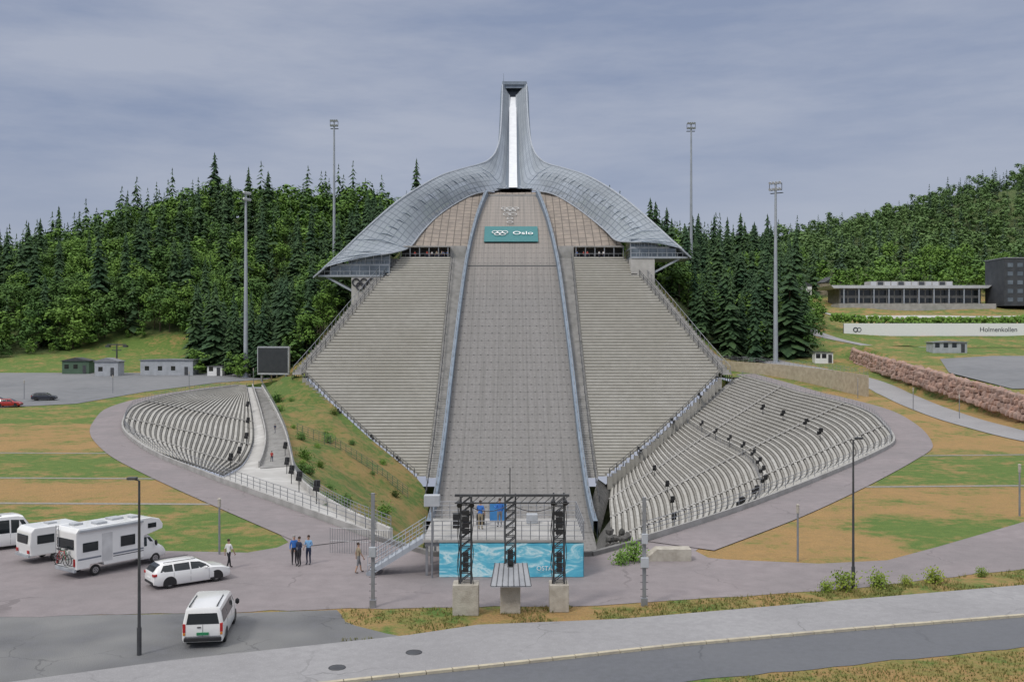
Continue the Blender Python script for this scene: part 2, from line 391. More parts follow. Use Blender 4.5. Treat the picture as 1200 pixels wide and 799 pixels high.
def rag(px):
    out=[]; pts=[Vector((*G(u,v),0)) for u,v in px]
    for i in range(len(pts)-1):
        L=(pts[i+1]-pts[i]).length; m=max(1,int(L/.9))
        for k in range(m):
            q=pts[i].lerp(pts[i+1],k/m); j=mnoise.noise(Vector((q.x*.7,q.y*.7,9)))*.28+mnoise.noise(Vector((q.x*2.3,q.y*2.3,4)))*.12
            out.append((q.x,q.y+j))
    out.append((pts[-1].x,pts[-1].y)); return out
low=[(1400,645),(1200,667),(1000,690),(830,702),(700,710),(600,711),(430,713),(270,718),(-200,728)]
# plaza; its upper edge swings smoothly into the two rim paths
plaza_pts=rag(low)+Gp([(-200,632),(60,634),(190,646),(290,648),(325,642),(338,636)])+[(-19.8,77.5),(-16.5,76.5),(-9.8,68),(-5,62.4),(5,62.4),(9.3,67),(13.8,72.5),(17.5,74.5)]+Gp([(829,636),(815,646),(830,654),(850,656),(960,661),(1040,657),(1100,641),(1200,612),(1400,565)])
sheet('plaza_asphalt',plaza_pts,.02,asph_pink)
strip('rim_path',[(p.x,p.y) for p in RL[0::5]]+[(-60,229)],4.6,asph_pink,.06,off=-2.5)
strip('rim_path',[(p.x,p.y) for p in RR[0::5]]+[(51,228)],4.8,asph_pink,.064,off=2.6)
sheet('worn_asphalt',Gp([(-200,724),(0,722.5),(270,719),(395,715)])+rag([(395,715),(405,728),(430,738),(475,747)])+Gp([(475,747),(200,777),(-200,830)])[1:],.012,asph_dark)
kerbpx=[(1500,698),(1200,722),(1000,738),(800,756),(620,776),(370,803),(100,835)]
pave=Gp([(-300,845),(200,777),(480,747),(560,735),(730,728),(1000,705),(1200,688),(1500,664)])+Gp(kerbpx)
sheet('pavement',pave,.12,asph_pave,thick=.2)
kp=Gp(kerbpx)
b=MB()
for i in range(len(kp)-1):
    a0=Vector((*kp[i],.06));a1=Vector((*kp[i+1],.06)); L=(a1-a0).length; n=max(1,int(L/1.0)); 
    for k in range(n):
        q0=a0.lerp(a1,k/n+.02/L); q1=a0.lerp(a1,(k+1)/n-.02/L); q0.y-=.12;q1.y-=.12; b.beam(q0,q1,.22,.14+random.uniform(-.006,.006))
b.build('kerb',kerb_mat,kind='structure')
sheet('road',[(a[0],a[1]-.1) for a in kp]+Gp([(300,900),(800,800)])+rag([(800,800),(880,790),(1000,780),(1200,759),(1500,735)])[1:],.02,asph_road)
for y in (119.5,97.6,82.3):
    strip('footpath',[(-230,y+8),(-120,y+3),(-interp(y,[82,97,120],[19,29,43])-4,y)],.8,gravel,.02 if y<120 else .03,step=4)
for y,x1 in ((117,47),(92,31)):
    strip('footpath',[(x1,y),(90,y+3),(200,y+7)],.8,gravel,.03,step=4)
lot=[(-230,178),(-105,180),(-84,192),(-79,215),(-70,236),(-60,245),(-60,255),(-90,262),(-230,262)]
def drape(name,pl,mat,dz,st=3):
    x0=min(p[0] for p in pl);x1=max(p[0] for p in pl);y0=min(p[1] for p in pl);y1=max(p[1] for p in pl)
    pts=[Vector(p) for p in pl]; n=len(pts); ee=[(i,(i+1)%n) for i in range(n)]
    for y in fr(math.floor(y0/st)*st,y1,st):
        for x in fr(math.floor(x0/st)*st,x1,st):
            if inpoly(x,y,pl): pts.append(Vector((x,y)))
    ov,_,of,_,_,_=delaunay_2d_cdt(pts,ee,[],0,1e-4)
    of=[f for f in of if inpoly(sum(ov[i].x for i in f)/3,sum(ov[i].y for i in f)/3,pl)]
    return MB().add([(p.x,p.y,H(p.x,p.y)+dz) for p in ov],of).build(name,mat,kind='structure')
drape('parking_lot',lot,asph_lot,.07)
drape('arena_asphalt',[(86.5,172),(180,160),(180,226),(112,232),(98,228),(90,205)],asph_lot,.1)
strip('road',[(60,262),(68,246),(76,225),(77,205),(72.5,175),(70.5,150),(74,128),(95,118),(140,112)],6.5,asph_pave,.09)
strip('road',[(84,345),(88,310),(98,278),(116,262),(200,268)],6,asph_pave,.12)
strip('road',[(100,352),(130,345),(220,340)],6,concrete_pale,.2)
strip('road',[(60,246),(45,244)],5,asph_pave,.08)
sheet('outrun_ground',[(-60,64),(60,64),(60,224),(-60,224)],-19.2,M('outrun_turf',(.10,.12,.05),(.06,.08,.03),.2))
# ------------------------------------------------------------------ bowl stands
def ruled(A,Bc,rows,parent,skip=(),aisles=()):
    n=len(A); tb=MB(); V=[]
    def pt(i,s): return A[i].lerp(Bc[i],s)
    for k in range(rows):
        sa=k/rows; sb=(k+1)/rows
        for i in range(n):
            p=pt(i,sa); q=pt(i,sb); V.append((p.x,p.y,p.z)); V.append((q.x,q.y,p.z))
    fs=[]
    for k in range(rows):
        for i in range(n-1):
            o=(k*n+i)*2; fs.append((o,o+2,o+3,o+1))
            if k<rows-1:
                o2=((k+1)*n+i)*2; fs.append((o+1,o+3,o2+2,o2))
    tb.add(V,fs); tb.build('terrace',tread_mat,parent,world=True,recalc=False)
    for k in range(rows):
        if k in skip: continue
        b=MB(); sa=(k+.25)/rows; sb=(k+.72)/rows; st=k/rows; V=[]
        for i in range(n):
            z0=pt(i,st).z; p=pt(i,sa);q=pt(i,sb)
            V+=[(p.x,p.y,z0+.32),(q.x,q.y,z0+.32),(q.x,q.y,z0+.12),(p.x,p.y,z0+.12)]
        m=n
        b.add(V,[(4*i+k_,4*i+(k_+1)%4,4*i+4+(k_+1)%4,4*i+4+k_) for i in range(m-1) for k_ in range(4)]+[(0,1,2,3),(4*m-1,4*m-2,4*m-3,4*m-4)])
        b.build('bench_row',bench_mat,parent,world=True)
    for i in aisles:
        b=MB()
        for k in range(rows*2):
            s_=k/(rows*2); s2=(k+1)/(rows*2); z=pt(i,s_).z+.42; z2=pt(i,s2).z+.42
            d=(A[i+1]-A[i]).normalized()*.5
            p=pt(i,s_);q=pt(i,s2)
            b.add([(p.x-d.x,p.y-d.y,z),(p.x+d.x,p.y+d.y,z),(q.x+d.x,q.y+d.y,z),(q.x-d.x,q.y-d.y,z),(q.x+d.x,q.y+d.y,z2),(q.x-d.x,q.y-d.y,z2)],[(0,1,2,3),(3,2,4,5)])
        b.build('aisle_stair',concrete,parent,world=True,recalc=False)
IR=[(9.5,84,-9.5),(10.5,96,-11.5),(12,112,-13.2),(13.2,130,-14.4),(14.5,146,-15.2),(16,162,-15.5),(17,174,-15.5),(18,183,-15.3),(19,190,-14.5)]
IRc=resample(cat(IR,8),60)
st=root('grandstand','curved terraced grandstand with pale wooden bench rows in the arena bowl','grandstand',(50,140,0))
ruled(RR,IRc,46,st,skip=(21,),aisles=(20,32,43,53))
def parapet(RX,c,parent,up,dn):
    b=MB(); V=[]
    for p in RX:
        dp=(p-c).normalized()*.3; V+=[(p.x,p.y,p.z-dn),(p.x,p.y,p.z+up),(p.x+dp.x,p.y+dp.y,p.z+up),(p.x+dp.x,p.y+dp.y,p.z-.1)]
    b.add(V,[(4*i+k,4*i+k+1,4*i+5+k,4*i+4+k) for i in range(len(RX)-1) for k in range(3)]); b.build('parapet',concrete,parent,world=True)
parapet(RR,Vector((22,150,0)),st,.45,3)
b=MB(); a0=RR[-1].copy(); a1=IRc[-1].copy()
for k in range(60):
    p=a0.lerp(a1,k/60); q=a0.lerp(a1,(k+1)/60); b.add([(p.x,p.y,p.z),(q.x,q.y,p.z),(q.x-1.2,q.y+1.6,p.z),(p.x-1.2,p.y+1.6,p.z),(q.x,q.y,q.z),(q.x-1.2,q.y+1.6,q.z)],[(0,1,2,3),(1,4,5,2)])
b.build('stair',concrete_pale,st,world=True,recalc=False)
ll=[p for p in RL if p.y>118]
LA=resample(ll,44)
SC=[(-37.5,130,-4.2),(-42.5,158,-6),(-46.5,179,-4.8),(-53,203,-2),(-60,225,3)]
SL=resample(cat(SC,8),44)
st2=root('grandstand','crescent terraced grandstand with pale bench rows beside concrete walkway','grandstand',(-55,160,0))
ruled(LA,SL,24,st2,aisles=(10,20,30))
parapet(RL,Vector((-22,150,0)),st2,.5,1.5)
A=resample(cat([(-9,74,-1.2),(-15,90,-2.4),(-22.5,112,-3.8),(-30,138,-5.3),(-35.5,160,-5.2),(-41.5,182,-3.4),(-49,205,-.6),(-56.5,225,2.8)],8),70)
S=resample(cat([(-9.6,68.2,-.1),(-19,82.3,-.1),(-31,100.5,-.3)]+SC,8),70)
b=MB(); b.add([p for i in range(70) for p in (S[i],S[i].lerp(A[i],.5),A[i])],[(i*3+k,i*3+3+k,i*3+4+k,i*3+1+k) for i in range(69) for k in range(2)])
b.build('concrete_walkway',concrete_pale,kind='structure',smooth=True)
b=MB()
for i in range(0,69):
    for k in range(3):
        p=S[i].lerp(S[i+1],k/3); q=A[i].lerp(A[i+1],k/3)
        if i>34: b.beam(p.lerp(q,.42)+Vector((0,0,.1)),p.lerp(q,.97)+Vector((0,0,.1)),.35,.16)
b.build('walkway_steps',concrete,kind='structure')
b=MB()
for i in range(69):
    b.beam(A[i]+Vector((0,0,.35)),A[i+1]+Vector((0,0,.35)),.3,.9)
b.build('walkway_wall',concrete_pale,label='low pale concrete wall curving along the grass slope',category='wall')
b=MB()
for i in range(36,69):
    b.beam(S[i].lerp(A[i],.38)+Vector((0,0,.45)),S[i+1].lerp(A[i+1],.38)+Vector((0,0,.45)),.2,1.0)
b.build('walkway_wall',concrete,label='curving concrete wall dividing stair and walkway',category='wall')
Bc=resample(cat([(-7,74,-12),(-9,100,-18.5),(-13,140,-18.5),(-14.6,172,-17.5),(-17,186,-13),(-30,201,-5),(-46.5,221,5.6)],8),70)
b=MB(); V=[];nn=18
def bank(i,s):
    p=A[i].lerp(Bc[i],s); p.z+=1.3*math.sin(math.pi*s)*(mnoise.noise(Vector((p.x*.15,p.y*.15,3)))+.6)+.5*math.sin(math.pi*s)*mnoise.noise(Vector((p.x*.5,p.y*.5,8))); return p
for i in range(70):
    for k in range(nn+1): V.append(bank(i,k/nn))
b.add(V,[(i*(nn+1)+k,(i+1)*(nn+1)+k,(i+1)*(nn+1)+k+1,i*(nn+1)+k+1) for i in range(69) for k in range(nn)])
gs=b.build('grass_slope',gm,kind='structure',smooth=True)
ga=gs.data.color_attributes.new('gcol','FLOAT_COLOR','POINT')
for i,v in enumerate(gs.data.vertices):
    dr=interp(v.co.y,[90,140,165,185,200,224],[.25,.35,.5,.6,.45,.2]); ga.data[i].color=(dr,.3,0,1)
b=MB(); V=[]
for k in range(30):
    t=k/29; V+=[Vector((46.5,220.5,5)).lerp(Vector((17,187,-14)),t),Vector((50.6,226,4.2)).lerp(Vector((17.6,191.8,-14.7)),t)-Vector((0,0,.2))]
b.add(V,[(2*k,2*k+2,2*k+3,2*k+1) for k in range(29)])
b.add([(46,221,5.5),(52,225,4.4),(50,236,8),(44,236,10)],[(0,1,2,3)])
o=b.build('grass_slope',gm,kind='structure')
o.data.color_attributes.new('gcol','FLOAT_COLOR','POINT')
for d in o.data.color_attributes['gcol'].data: d.color=(.3,0,0,1)
b=MB(); b.add([(14.5,165,-18.5),(19,190,-14.6),(16.2,188,-12.5),(14.5,180,-15.2)],[(0,1,2,3)]); b.add([(9.3,68,-1),(3,68,-12),(6,110,-18.6),(9.5,84,-9.7)],[(0,1,2,3)]); b.add([(9.5,84,-9.7),(6,110,-18.6),(14.5,165,-18.6),(16,162,-15.6)],[(0,1,2,3)])
b.build('bowl_slope',rock_grey,kind='structure')
b=MB(); ap=[(-9.5,68),(-5,62.5),(5,62.5),(9,67)]
for i in range(3):
    p,q=ap[i],ap[i+1]; b.add([(*p,.3),(*q,.3),(*q,-19),(*p,-19)],[(0,1,2,3)]); b.beam((*p,.15),(*q,.15),.3,.3)
b.build('retaining_wall',concrete_dark,label='dark concrete retaining wall at tip of arena bowl',category='wall')
b=MB()
random.seed(3)
for k in range(40):
    y=random.uniform(70,88); x=interp(y,[66,92],[6.4,10.5])+random.uniform(-1.4,.4); b.blob((x,y,random.uniform(-4.4,-2.6)),random.uniform(.25,.5),.25)
b.build('rubble',rock_grey,label='dark grey rubble below the bowl rim',category='rubble',kind='stuff')
# ------------------------------------------------------------------ hill stands, landing
WLP=cat([(165,13.4,0),(178,13.3,0),(200,13.1,0),(220,12.9,0),(240,12.3,0),(260,11.4,0),(280,9.8,0),(292,8.5,0),(304,7.2,0)],6); WX=[p.x for p in WLP]; WY_=[p.y for p in WLP]
def wl(y): return interp(y,WX,WY_)
Y=fr(164,304.5,1.5)
b=MB(); V=[]
for y in Y:
    w=wl(y); V+=[(w*(k/8-.5)*2,y,prof(y)) for k in range(9)]
b.add(V,[(i*9+k,i*9+k+1,(i+1)*9+k+1,(i+1)*9+k) for i in range(len(Y)-1) for k in range(8)])
b.add([(-13.4,164,-18.05),(13.4,164,-18.05),(10,66,-18.9),(-10,66,-18.9)],[(0,1,2,3)])
jump=root('ski_jump_hill','huge ski jump with grey landing slope, windscreen arch and tower','ski jump',(0,165,-18))
b.build('landing_slope',land_m,jump,smooth=True,world=True)
for s in (-1,1):
    b=MB(); V=[]
    for y in Y:
        w=wl(y); z=prof(y); V+=[(s*(w+.0),y,z-.5),(s*(w+.0),y,z+1.9),(s*(w+.75),y,z+1.9),(s*(w+.75),y,z-1.2)]
    b.add(V,[(i*4+k,i*4+k+1,i*4+5+k,i*4+4+k) for i in range(len(Y)-1) for k in range(3)])
    b.build('side_board',steel_blue,jump,world=True)
    b=MB()
    for y in fr(187,262,.75):
        z=prof(y); x0=s*(wl(y)+.75); x1=s*16.2
        b.add([(x0,y,z),(x1,y,z),(x1,y+.75,z),(x0,y+.75,z),(x0,y+.75,prof(y+.75)),(x1,y+.75,prof(y+.75))],[(0,1,2,3),(3,2,5,4)])
    b.build('service_stair',concrete,jump,world=True,recalc=False)
    b=MB()
    for y in fr(178,264,2.4):
        z=prof(y); b.cyl((s*15.6,y,z),(s*15.6,y,z+1.3),.07,.07,5)
    for dz in (1.3,.7): b.tube([(s*15.6,y,prof(y)+dz) for y in fr(178,264,4)],.06,5)
    b.build('handrail',steel_dark,jump,world=True)
    b=MB(); yb=fr(166,303,3)
    for y in yb: x=s*(wl(y)+.4); b.cyl((x,y,prof(y)+1.9),(x,y,prof(y)+2.9),.05,.05,5)
    b.tube([(s*(wl(y)+.4),y,prof(y)+2.9) for y in yb],.06,5)
    b.build('handrail',steel,jump,world=True)
    hs=root('hill_grandstand','steep wedge-shaped concrete grandstand with bench rows beside the landing slope','grandstand',(s*25,190,prof(190)),group='steep grandstands beside the landing slope')
    t=MB(); ST=1.0; y=187.6
    while y<262:
        z=prof(y); z2=prof(y+ST); xa=s*16.2; xb=s*xo(y); 
        t.add([(xa,y,z),(xb,y,z),(xb,y+ST,z),(xa,y+ST,z),(xb,y+ST,z2),(xa,y+ST,z2)],[(0,1,2,3),(3,2,4,5)])
        t.add([(xb,y,z),(xb,y+ST,z),(xb,y+ST,z-4),(xb,y,z-4)],[(0,1,2,3)])
        t.add([(xa,y,z),(xa,y+ST,z),(xa,y+ST,z-1),(xa,y,z-1)],[(0,1,2,3)])
        if abs(xb)-xa*s>.8:
            q0,q1=sorted((s*16.3,xb-s*.5)); MB().box(q0,q1,y+.2,y+.6,z+.18,z+.42).build('bench_row',bench_hill,hs,world=True)
        y+=ST
    for yy in fr(187.6,220.5,1.12):
        z=prof(yy); t.add([(s*xo(yy),yy,z+.0),(s*xo(yy+1.12),yy,z+.0),(s*xo(yy+1.12),yy,z-2.5),(s*xo(yy),yy,z-2.5)],[(0,1,2,3)])
    t.build('terrace',tread_hill,hs,world=True,recalc=False)
    b=MB()
    yl=fr(188,262.1,1.8)
    for y in yl:
        z=prof(y); x=s*(xo(y)+.1); b.cyl((x,y,z-.3),(x,y,z+1.3),.07,.07,5)
    for dz in (1.3,.7): b.tube([(s*(xo(y)+.1),y,prof(y)+dz) for y in yl],.05,5)
    b.build('edge_railing',steel_dark,hs,world=True)
    b=MB()
    for y in fr(220.5,262,.8):
        z=prof(y)-.3; x0=s*(xo(y)-.2); x1=s*(xo(y)+2.3)
        b.add([(x0,y,z),(x1,y,z),(x1,y+.8,z),(x0,y+.8,z),(x0,y+.8,z+.55),(x1,y+.8,z+.55),(x1,y,z-4),(x1,y+.8,z-4)],[(0,1,2,3),(3,2,5,4),(1,2,7,6)])
    b.build('outer_stair',concrete,hs,world=True,recalc=False)
    b=MB()
    for y in fr(221,262,1.6):
        x=s*(xo(y)+2.2); z=prof(y); b.cyl((x,y,z-.3),(x,y,z+1.2),.07,.07,5)
    b.tube([(s*(xo(y)+2.2),y,prof(y)+1.2) for y in fr(221,262,4)],.06,5)
    b.build('edge_railing',steel,hs,world=True)
    ux=lambda y: interp(y,[265,272,282,292,302,312,322],[30,28,23.5,19,14,16,18])
    b=MB(); V=[]; YY=fr(265.5,323,1.9)
    for y in YY:
        w=wl(min(y,304))+.75 if y<304 else 0
        z=prof(y)-(0 if y<304 else .05)
        for k in range(5): V.append((s*(w+(ux(y)-w)*k/4),y,z+.9*(k/4)*(1 if y<300 else .4)))
    b.add(V,[(i*5+k,i*5+k+1,(i+1)*5+k+1,(i+1)*5+k) for i in range(len(YY)-1) for k in range(4)])
    b.build('knoll_flank',knoll_m,jump,world=True)
    zt=prof(262)+.1
    b=MB(); q0,q1=sorted((s*16.4,s*29.5)); b.box(q0,q1,262,266.5,zt-1,zt,0); b.box(q0,q1,262.6,266.8,zt+2.9,zt+3.2,0); b.box(q0,q1,266.3,266.7,zt,zt+2.9,1)  # rear box is black: shade inside the opening put into its colour
    q0b,q1b=sorted((s*12.2,s*16.4)); b.box(q0b,q1b,264.5,267,zt-1,prof(266)+.9,0)
    for k in range(6): x=s*(16.9+k*2.5); b.box(x-.12,x+.12,262.8,263.05,zt,zt+2.9,2)
    b.build('gallery',[concrete,black,steel],jump,world=True)
    b=MB(); b.tube([(s*16.5,262.2,zt+1.1),(s*29.3,262.2,zt+1.1)],.05,5)
    for k in range(11): b.cyl((s*(16.5+k*1.28),262.2,zt),(s*(16.5+k*1.28),262.2,zt+1.1),.04,.04,5)
    b.build('gallery_railing',steel,jump,world=True)
b=MB(); b.box(-7.6,7.6,303.8,306,prof(304)-.6,prof(304)+.5); b.build('take_off_wall',concrete,jump,world=True)
TLp=[(589,98,405),(588,127,385),(586,160,365),(581,178,350),(572,188.5,335),(560,193.5,322),(545,197.5,308),(520,205,296),(497,216.5,284),(470,233.5,274),(445,254,266),(420,277,261),(398,298,256.5),(380,314,254)]
ILp=[(597,112,404),(597,150,385),(596,182,365),(595,202,350),(594,215,335),(592,221,320),(580,224,308),(556,228,302),(532,240,292),(510,256,282),(493,274,272),(480,290,264),(463,296,256),(446,299,253.5)]
TRp=[(617,98,405),(618,127,385),(621,160,365),(626,178,350),(635,188.5,335),(645,193.5,322),(660,197.5,308),(684,205,296),(706,216,284),(730,232,274),(752,250,266),(772,268,261),(786,281,256.5),(799,292,254)]
IRp=[(605,112,404),(605,150,385),(606,182,365),(607,202,350),(608,215,335),(612,221,320),(628,224,308),(648,228,302),(670,240,292),(692,256,282),(710,271,272),(722,282,264),(738,284,256),(752,284,253.5)]
for s,Tp,Ip in ((-1,TLp,ILp),(1,TRp,IRp)):
    T=cat([P(*p) for p in Tp],5); I=cat([P(*p) for p in Ip],5); n=len(T); K=6
    b=MB(); V=[]; uv=[]; L=0
    for i in range(n):
        if i: L+=((T[i]-T[i-1]).length+(I[i]-I[i-1]).length)/2
        w=(T[i]-I[i]).length; wing=sm((i-18)/12)*(1-.7*sm((i-52)/10))
        for k in range(K+1):
            t=k/K; p=I[i].lerp(T[i],t); p.z+= (1.0*math.sin(math.pi*t))*wing ; p.y-=1.0*math.sin(math.pi*t)*wing
            V.append(p); uv.append((L+t*5*sm((i-18)/12),t*w))
    c=K+1; b.add(V,[(i*c+k,i*c+k+1,(i+1)*c+k+1,(i+1)*c+k) for i in range(n-1) for k in range(K)]); b.uv=uv
    b.build('windscreen',wind_m,jump,smooth=True,world=True)
    b=MB(); V=[];uv=[]
    for i in range(n):
        wing=sm((i-18)/12); a=T[i]; dn=(4+5*(1-wing))*(1 if i<52 else .35)
        for k in range(4):
            t=k/3; V.append((a.x+s*(1.0+1.2*wing)*math.sin(t*1.6),a.y+1.0+3*t*wing,a.z-dn*t*t-.1*t)); uv.append((i*2,t*dn))
    b.add(V,[(i*4+k,i*4+k+1,(i+1)*4+k+1,(i+1)*4+k) for i in range(n-1) for k in range(3)]); b.uv=uv
    b.build('outer_skin',skin_m,jump,smooth=True,world=True)
    b=MB(); b.tube(T,.28,6); b.tube(I,.22,6); b.build('edge_beam',steel_lt,jump,world=True,smooth=True)
    b=MB()
    for i in range(26,n,2): b.tube([I[i],I[i].lerp(T[i],.5)+Vector((0,-1.15 if i<58 else -.5,1.1 if i<58 else .4)),T[i]],.1,5)
    b.build('rib',steel_blue,jump,world=True)
    b=MB(); TT=T[54:]; tip=Vector(P(367,325,254)) if s<0 else Vector(P(810,302,254)); TT=TT+[tip]
    V=[]
    for p in TT: V+=[(p.x,p.y-.3,p.z+.1),(p.x,266,p.z+.1),(p.x,266,p.z-.35),(p.x,p.y-.3,p.z-.35)]
    m=len(TT); b.add(V,[(4*i+k,4*i+(k+1)%4,4*i+4+(k+1)%4,4*i+4+k) for i in range(m-1) for k in range(4)]+[(0,1,2,3),(4*m-1,4*m-2,4*m-3,4*m-4)])
    b.build('end_roof',steel_lt,jump,world=True)
ir=[(310,60.9),(320,62.5),(335,67.2),(350,73.6),(365,82.6),(385,97.2),(404,112)]
IRN=cat([(0,a,z) for a,z in ir],5)
b=MB(); V=[]
for p in IRN: V+=[(.35-1.4,p.y,p.z+.35),(.35+1.4,p.y,p.z+.35)]
b.add(V,[(2*i,2*i+1,2*i+3,2*i+2) for i in range(len(IRN)-1)]); b.build('inrun',white_track,jump,smooth=True,world=True)
b=MB(); V=[]
for p in IRN:
    w=interp(p.y,[310,320,335,350,365,385,404],[6,5,4,3.6,3.3,3.2,3.2]); V+=[(.35-w,p.y,p.z),(.35+w,p.y,p.z),(.35+w*.8,p.y+1,p.z-6),(.35-w*.8,p.y+1,p.z-6)]
b.add(V,[(i*4+k,i*4+(k+1)%4,i*4+4+(k+1)%4,i*4+4+k) for i in range(len(IRN)-1) for k in range(4)])
b.build('tower_body',skin_m,jump,world=True)
b=MB(); b.box(-3.9,-3.0,403.5,409,98,118.5,0); b.box(5.0,5.95,403.5,409,98,118.5,0); b.box(-3.9,5.95,403.4,410,117.3,118.6,0); b.box(-3,5,407.5,409,98,117.3,1); b.box(-3,5,404,404.3,116,117.3,0); b.box(-3,5,404.6,407,112.2,112.6,0)
b.cyl((-3.4,404,118),(-3.4,404,122),.12,.06,6,0); b.box(-2.8,5,410,416,58,116,0)
b.build('tower_top',[M('tower_steel',(.25,.29,.35),(.19,.23,.28),.5,.45,metal=.2),M('tower_glass',(.07,.09,.12),None,1,.2)],jump,world=True)
def wing_end(s,xo_,xi_,z0,n,st):
    r=root('judges_tower','stepped judges tower with steel slabs and glass under arch end','building',(s*(xo_+xi_)/2,258,z0-6),group='judges towers at the arch ends')
    sl=MB(); gl=MB(); ml=MB()
    for k in range(n):
        a=xo_-k*st[0]; bq=xi_; z=z0+k*st[1]; q0,q1=sorted((s*a,s*bq)); y0=254.6+k*1.0
        sl.box(q0,q1,y0,267.8,z,z+.45)
        q2,q3=sorted((s*(a-3.0),s*bq)); gl.box(q2,q3,y0+1.0,267,z+.45,z+st[1])
        m=int((a-bq)/2.6)
        for j in range(m+1):
            x=s*(a-3.0-j*(a-3.0-bq)/max(1,m)); ml.box(x-.1,x+.1,y0+.8,y0+.96,z+.45,z+st[1])
        ml.box(q0,q1,y0+.1,y0+.18,z+1.35,z+1.45)
        for j in range(12): x=q0+(q1-q0)*j/11; ml.box(x-.04,x+.04,y0+.1,y0+.18,z+.45,z+1.35)
    sl.build('floor_slab',steel_lt,r,world=True); gl.build('glazing',glass_blue,r,world=True); ml.build('mullions',steel_lt,r,world=True)
    b=MB(); q0,q1=sorted((s*(xo_-8.5),s*(xi_))); b.box(q0,q1,254.8,267,z0-8.5,z0-.02); b.build('base_wall',concrete_pale,r,world=True)
    b=MB()
    for yy in (255.4,266): b.beam((s*(xo_-2),yy,z0),(s*(xo_-8.5),yy,z0-3.5),.3,.5)
    b.build('strut',steel_lt,r,world=True)
    return r
wlt=wing_end(-1,49.6,31.5,29.9,2,(4.6,2.9))
wing_end(1,45.0,30.5,34.6,2,(4.6,2.6))
b=MB()
for k,(dx,dz) in enumerate(((-2,.5),(0,.5),(2,.5),(-1,-.5),(1,-.5))): b.torus((-37.9+dx,254.65-k*.02,28.0+dz),(0,1,0),.9,.2,16,5,0)
b.build('ring_emblem',M('emblem',(.05,.05,.06),None,3,.5),wlt,world=True)
def slope_quad(x0,x1,y0,y1,off): return [(x0,y0,prof(y0)+off),(x1,y0,prof(y0)+off),(x1,y1,prof(y1)+off),(x0,y1,prof(y1)+off)]
bn=root('banner','teal sponsor banner with white rings and lettering on the knoll','banner',(0,273,prof(273)))
b=MB(); b.add(slope_quad(-7.6,7.1,269,277.6,.6),[(0,1,2,3)]); b.add(slope_quad(-7.6,7.1,269,277.6,.45),[(0,1,2,3)]); b.build('cloth',teal,bn,world=True)
sl=math.atan2(prof(277.6)-prof(269),8.6)
text('Oslo',2.9,paint_white,bn,(3.0,0,.95),(sl,0,0))
b=MB()
for dx,dz in ((-1.7,.45),(0,.45),(1.7,.45),(-.85,-.55),(.85,-.55)):
    c=Vector((-3.3+dx*.8,273.2+dz*1.2*math.cos(sl),prof(273.2)+.85+dz*1.2*math.sin(sl))); b.torus(c,(0,-math.sin(sl),math.cos(sl)),.8,.12,16,5)
b.build('ring_logo',paint_white,bn,world=True)
em=root('ring_sign','white ring emblem fixed to the knoll above the banner','sign',(-.6,288,prof(288)))
b=MB(); sl=math.atan2(5,10)
for dx,dy in ((-1.7,3.2),(0,3.2),(1.7,3.2),(-.85,1.6),(.85,1.6)): 
    y=287+dy; b.torus((-.6+dx,y,prof(y)+.5),(0,-math.sin(sl),math.cos(sl)),.85,.13,14,5)
for dx,dy in ((-.8,-1),(.8,-1),(0,-4),(0,-6.5)):
    y=287+dy; b.torus((-.6+dx,y,prof(y)+.5),(0,-math.sin(sl),math.cos(sl)),1.1 if dy>-3 else .8,.12,14,5)
b.build('rings',paint_line,em,world=True)
# ------------------------------------------------------------------ trees
def spruce(seed,layers,spk,rad=.17):
    rnd=random.Random(seed); b=MB()
    for i in range(layers):
        f=i/(layers-1); z=.06+.90*f; r=rad*(1-f)**.72*rnd.uniform(.72,1.2)+.012
        n=max(4,int(spk*(1-.45*f))); a0=rnd.uniform(0,6)
        for j in range(n):
            if rnd.random()<.07: continue
            a=a0+2*math.pi*(j+rnd.uniform(-.4,.4))/n; l=r*rnd.uniform(.5,1.25); w=l*rnd.uniform(.35,.6)+.008; dr=l*rnd.uniform(.1,.6)
            ca,sa=math.cos(a),math.sin(a); zz=z+rnd.uniform(-.016,.016)
            b.add([(0,0,zz+.035),(ca*l*.55-sa*w*.5,sa*l*.55+ca*w*.5,zz-dr*.45),(ca*l,sa*l,zz-dr),(ca*l*.55+sa*w*.5,sa*l*.55-ca*w*.5,zz-dr*.45)],[(0,1,2,3)])
    b.add([(0.008,0,.93),(-.004,.007,.93),(-.004,-.007,.93),(0,0,1.0)],[(0,1,3),(1,2,3),(2,0,3)])
    return b
def decid(seed,nc,nl,ls=.05):
    rnd=random.Random(seed); b=MB()
    for c in range(nc):
        a=rnd.uniform(0,6.28); zz=rnd.uniform(.22,.9); rr=.30*math.sqrt(max(.05,1-((zz-.52)/.46)**2))*rnd.uniform(.2,1)
        cx,cy=rr*math.cos(a),rr*math.sin(a); cr=rnd.uniform(.08,.16)
        for l in range(nl):
            v=Vector((rnd.gauss(0,1),rnd.gauss(0,1),rnd.gauss(0,1))).normalized()*cr*rnd.uniform(.4,1.2); v.z*=.75
            p=Vector((cx,cy,zz))+v; t=Vector((rnd.gauss(0,1),rnd.gauss(0,1),rnd.gauss(0,.6))).normalized(); nn=(v.normalized()+Vector((0,0,.9))).normalized()
            t=(t-nn*t.dot(nn)).normalized() if (t-nn*t.dot(nn)).length>.1 else Vector((1,0,0)); q=nn.cross(t); s=ls*rnd.uniform(.6,1.2)
            b.add([p+t*s*.5,p+q*s*.45,p-t*s*.5,p-q*s*.4],[(0,1,2,3)])
    return b
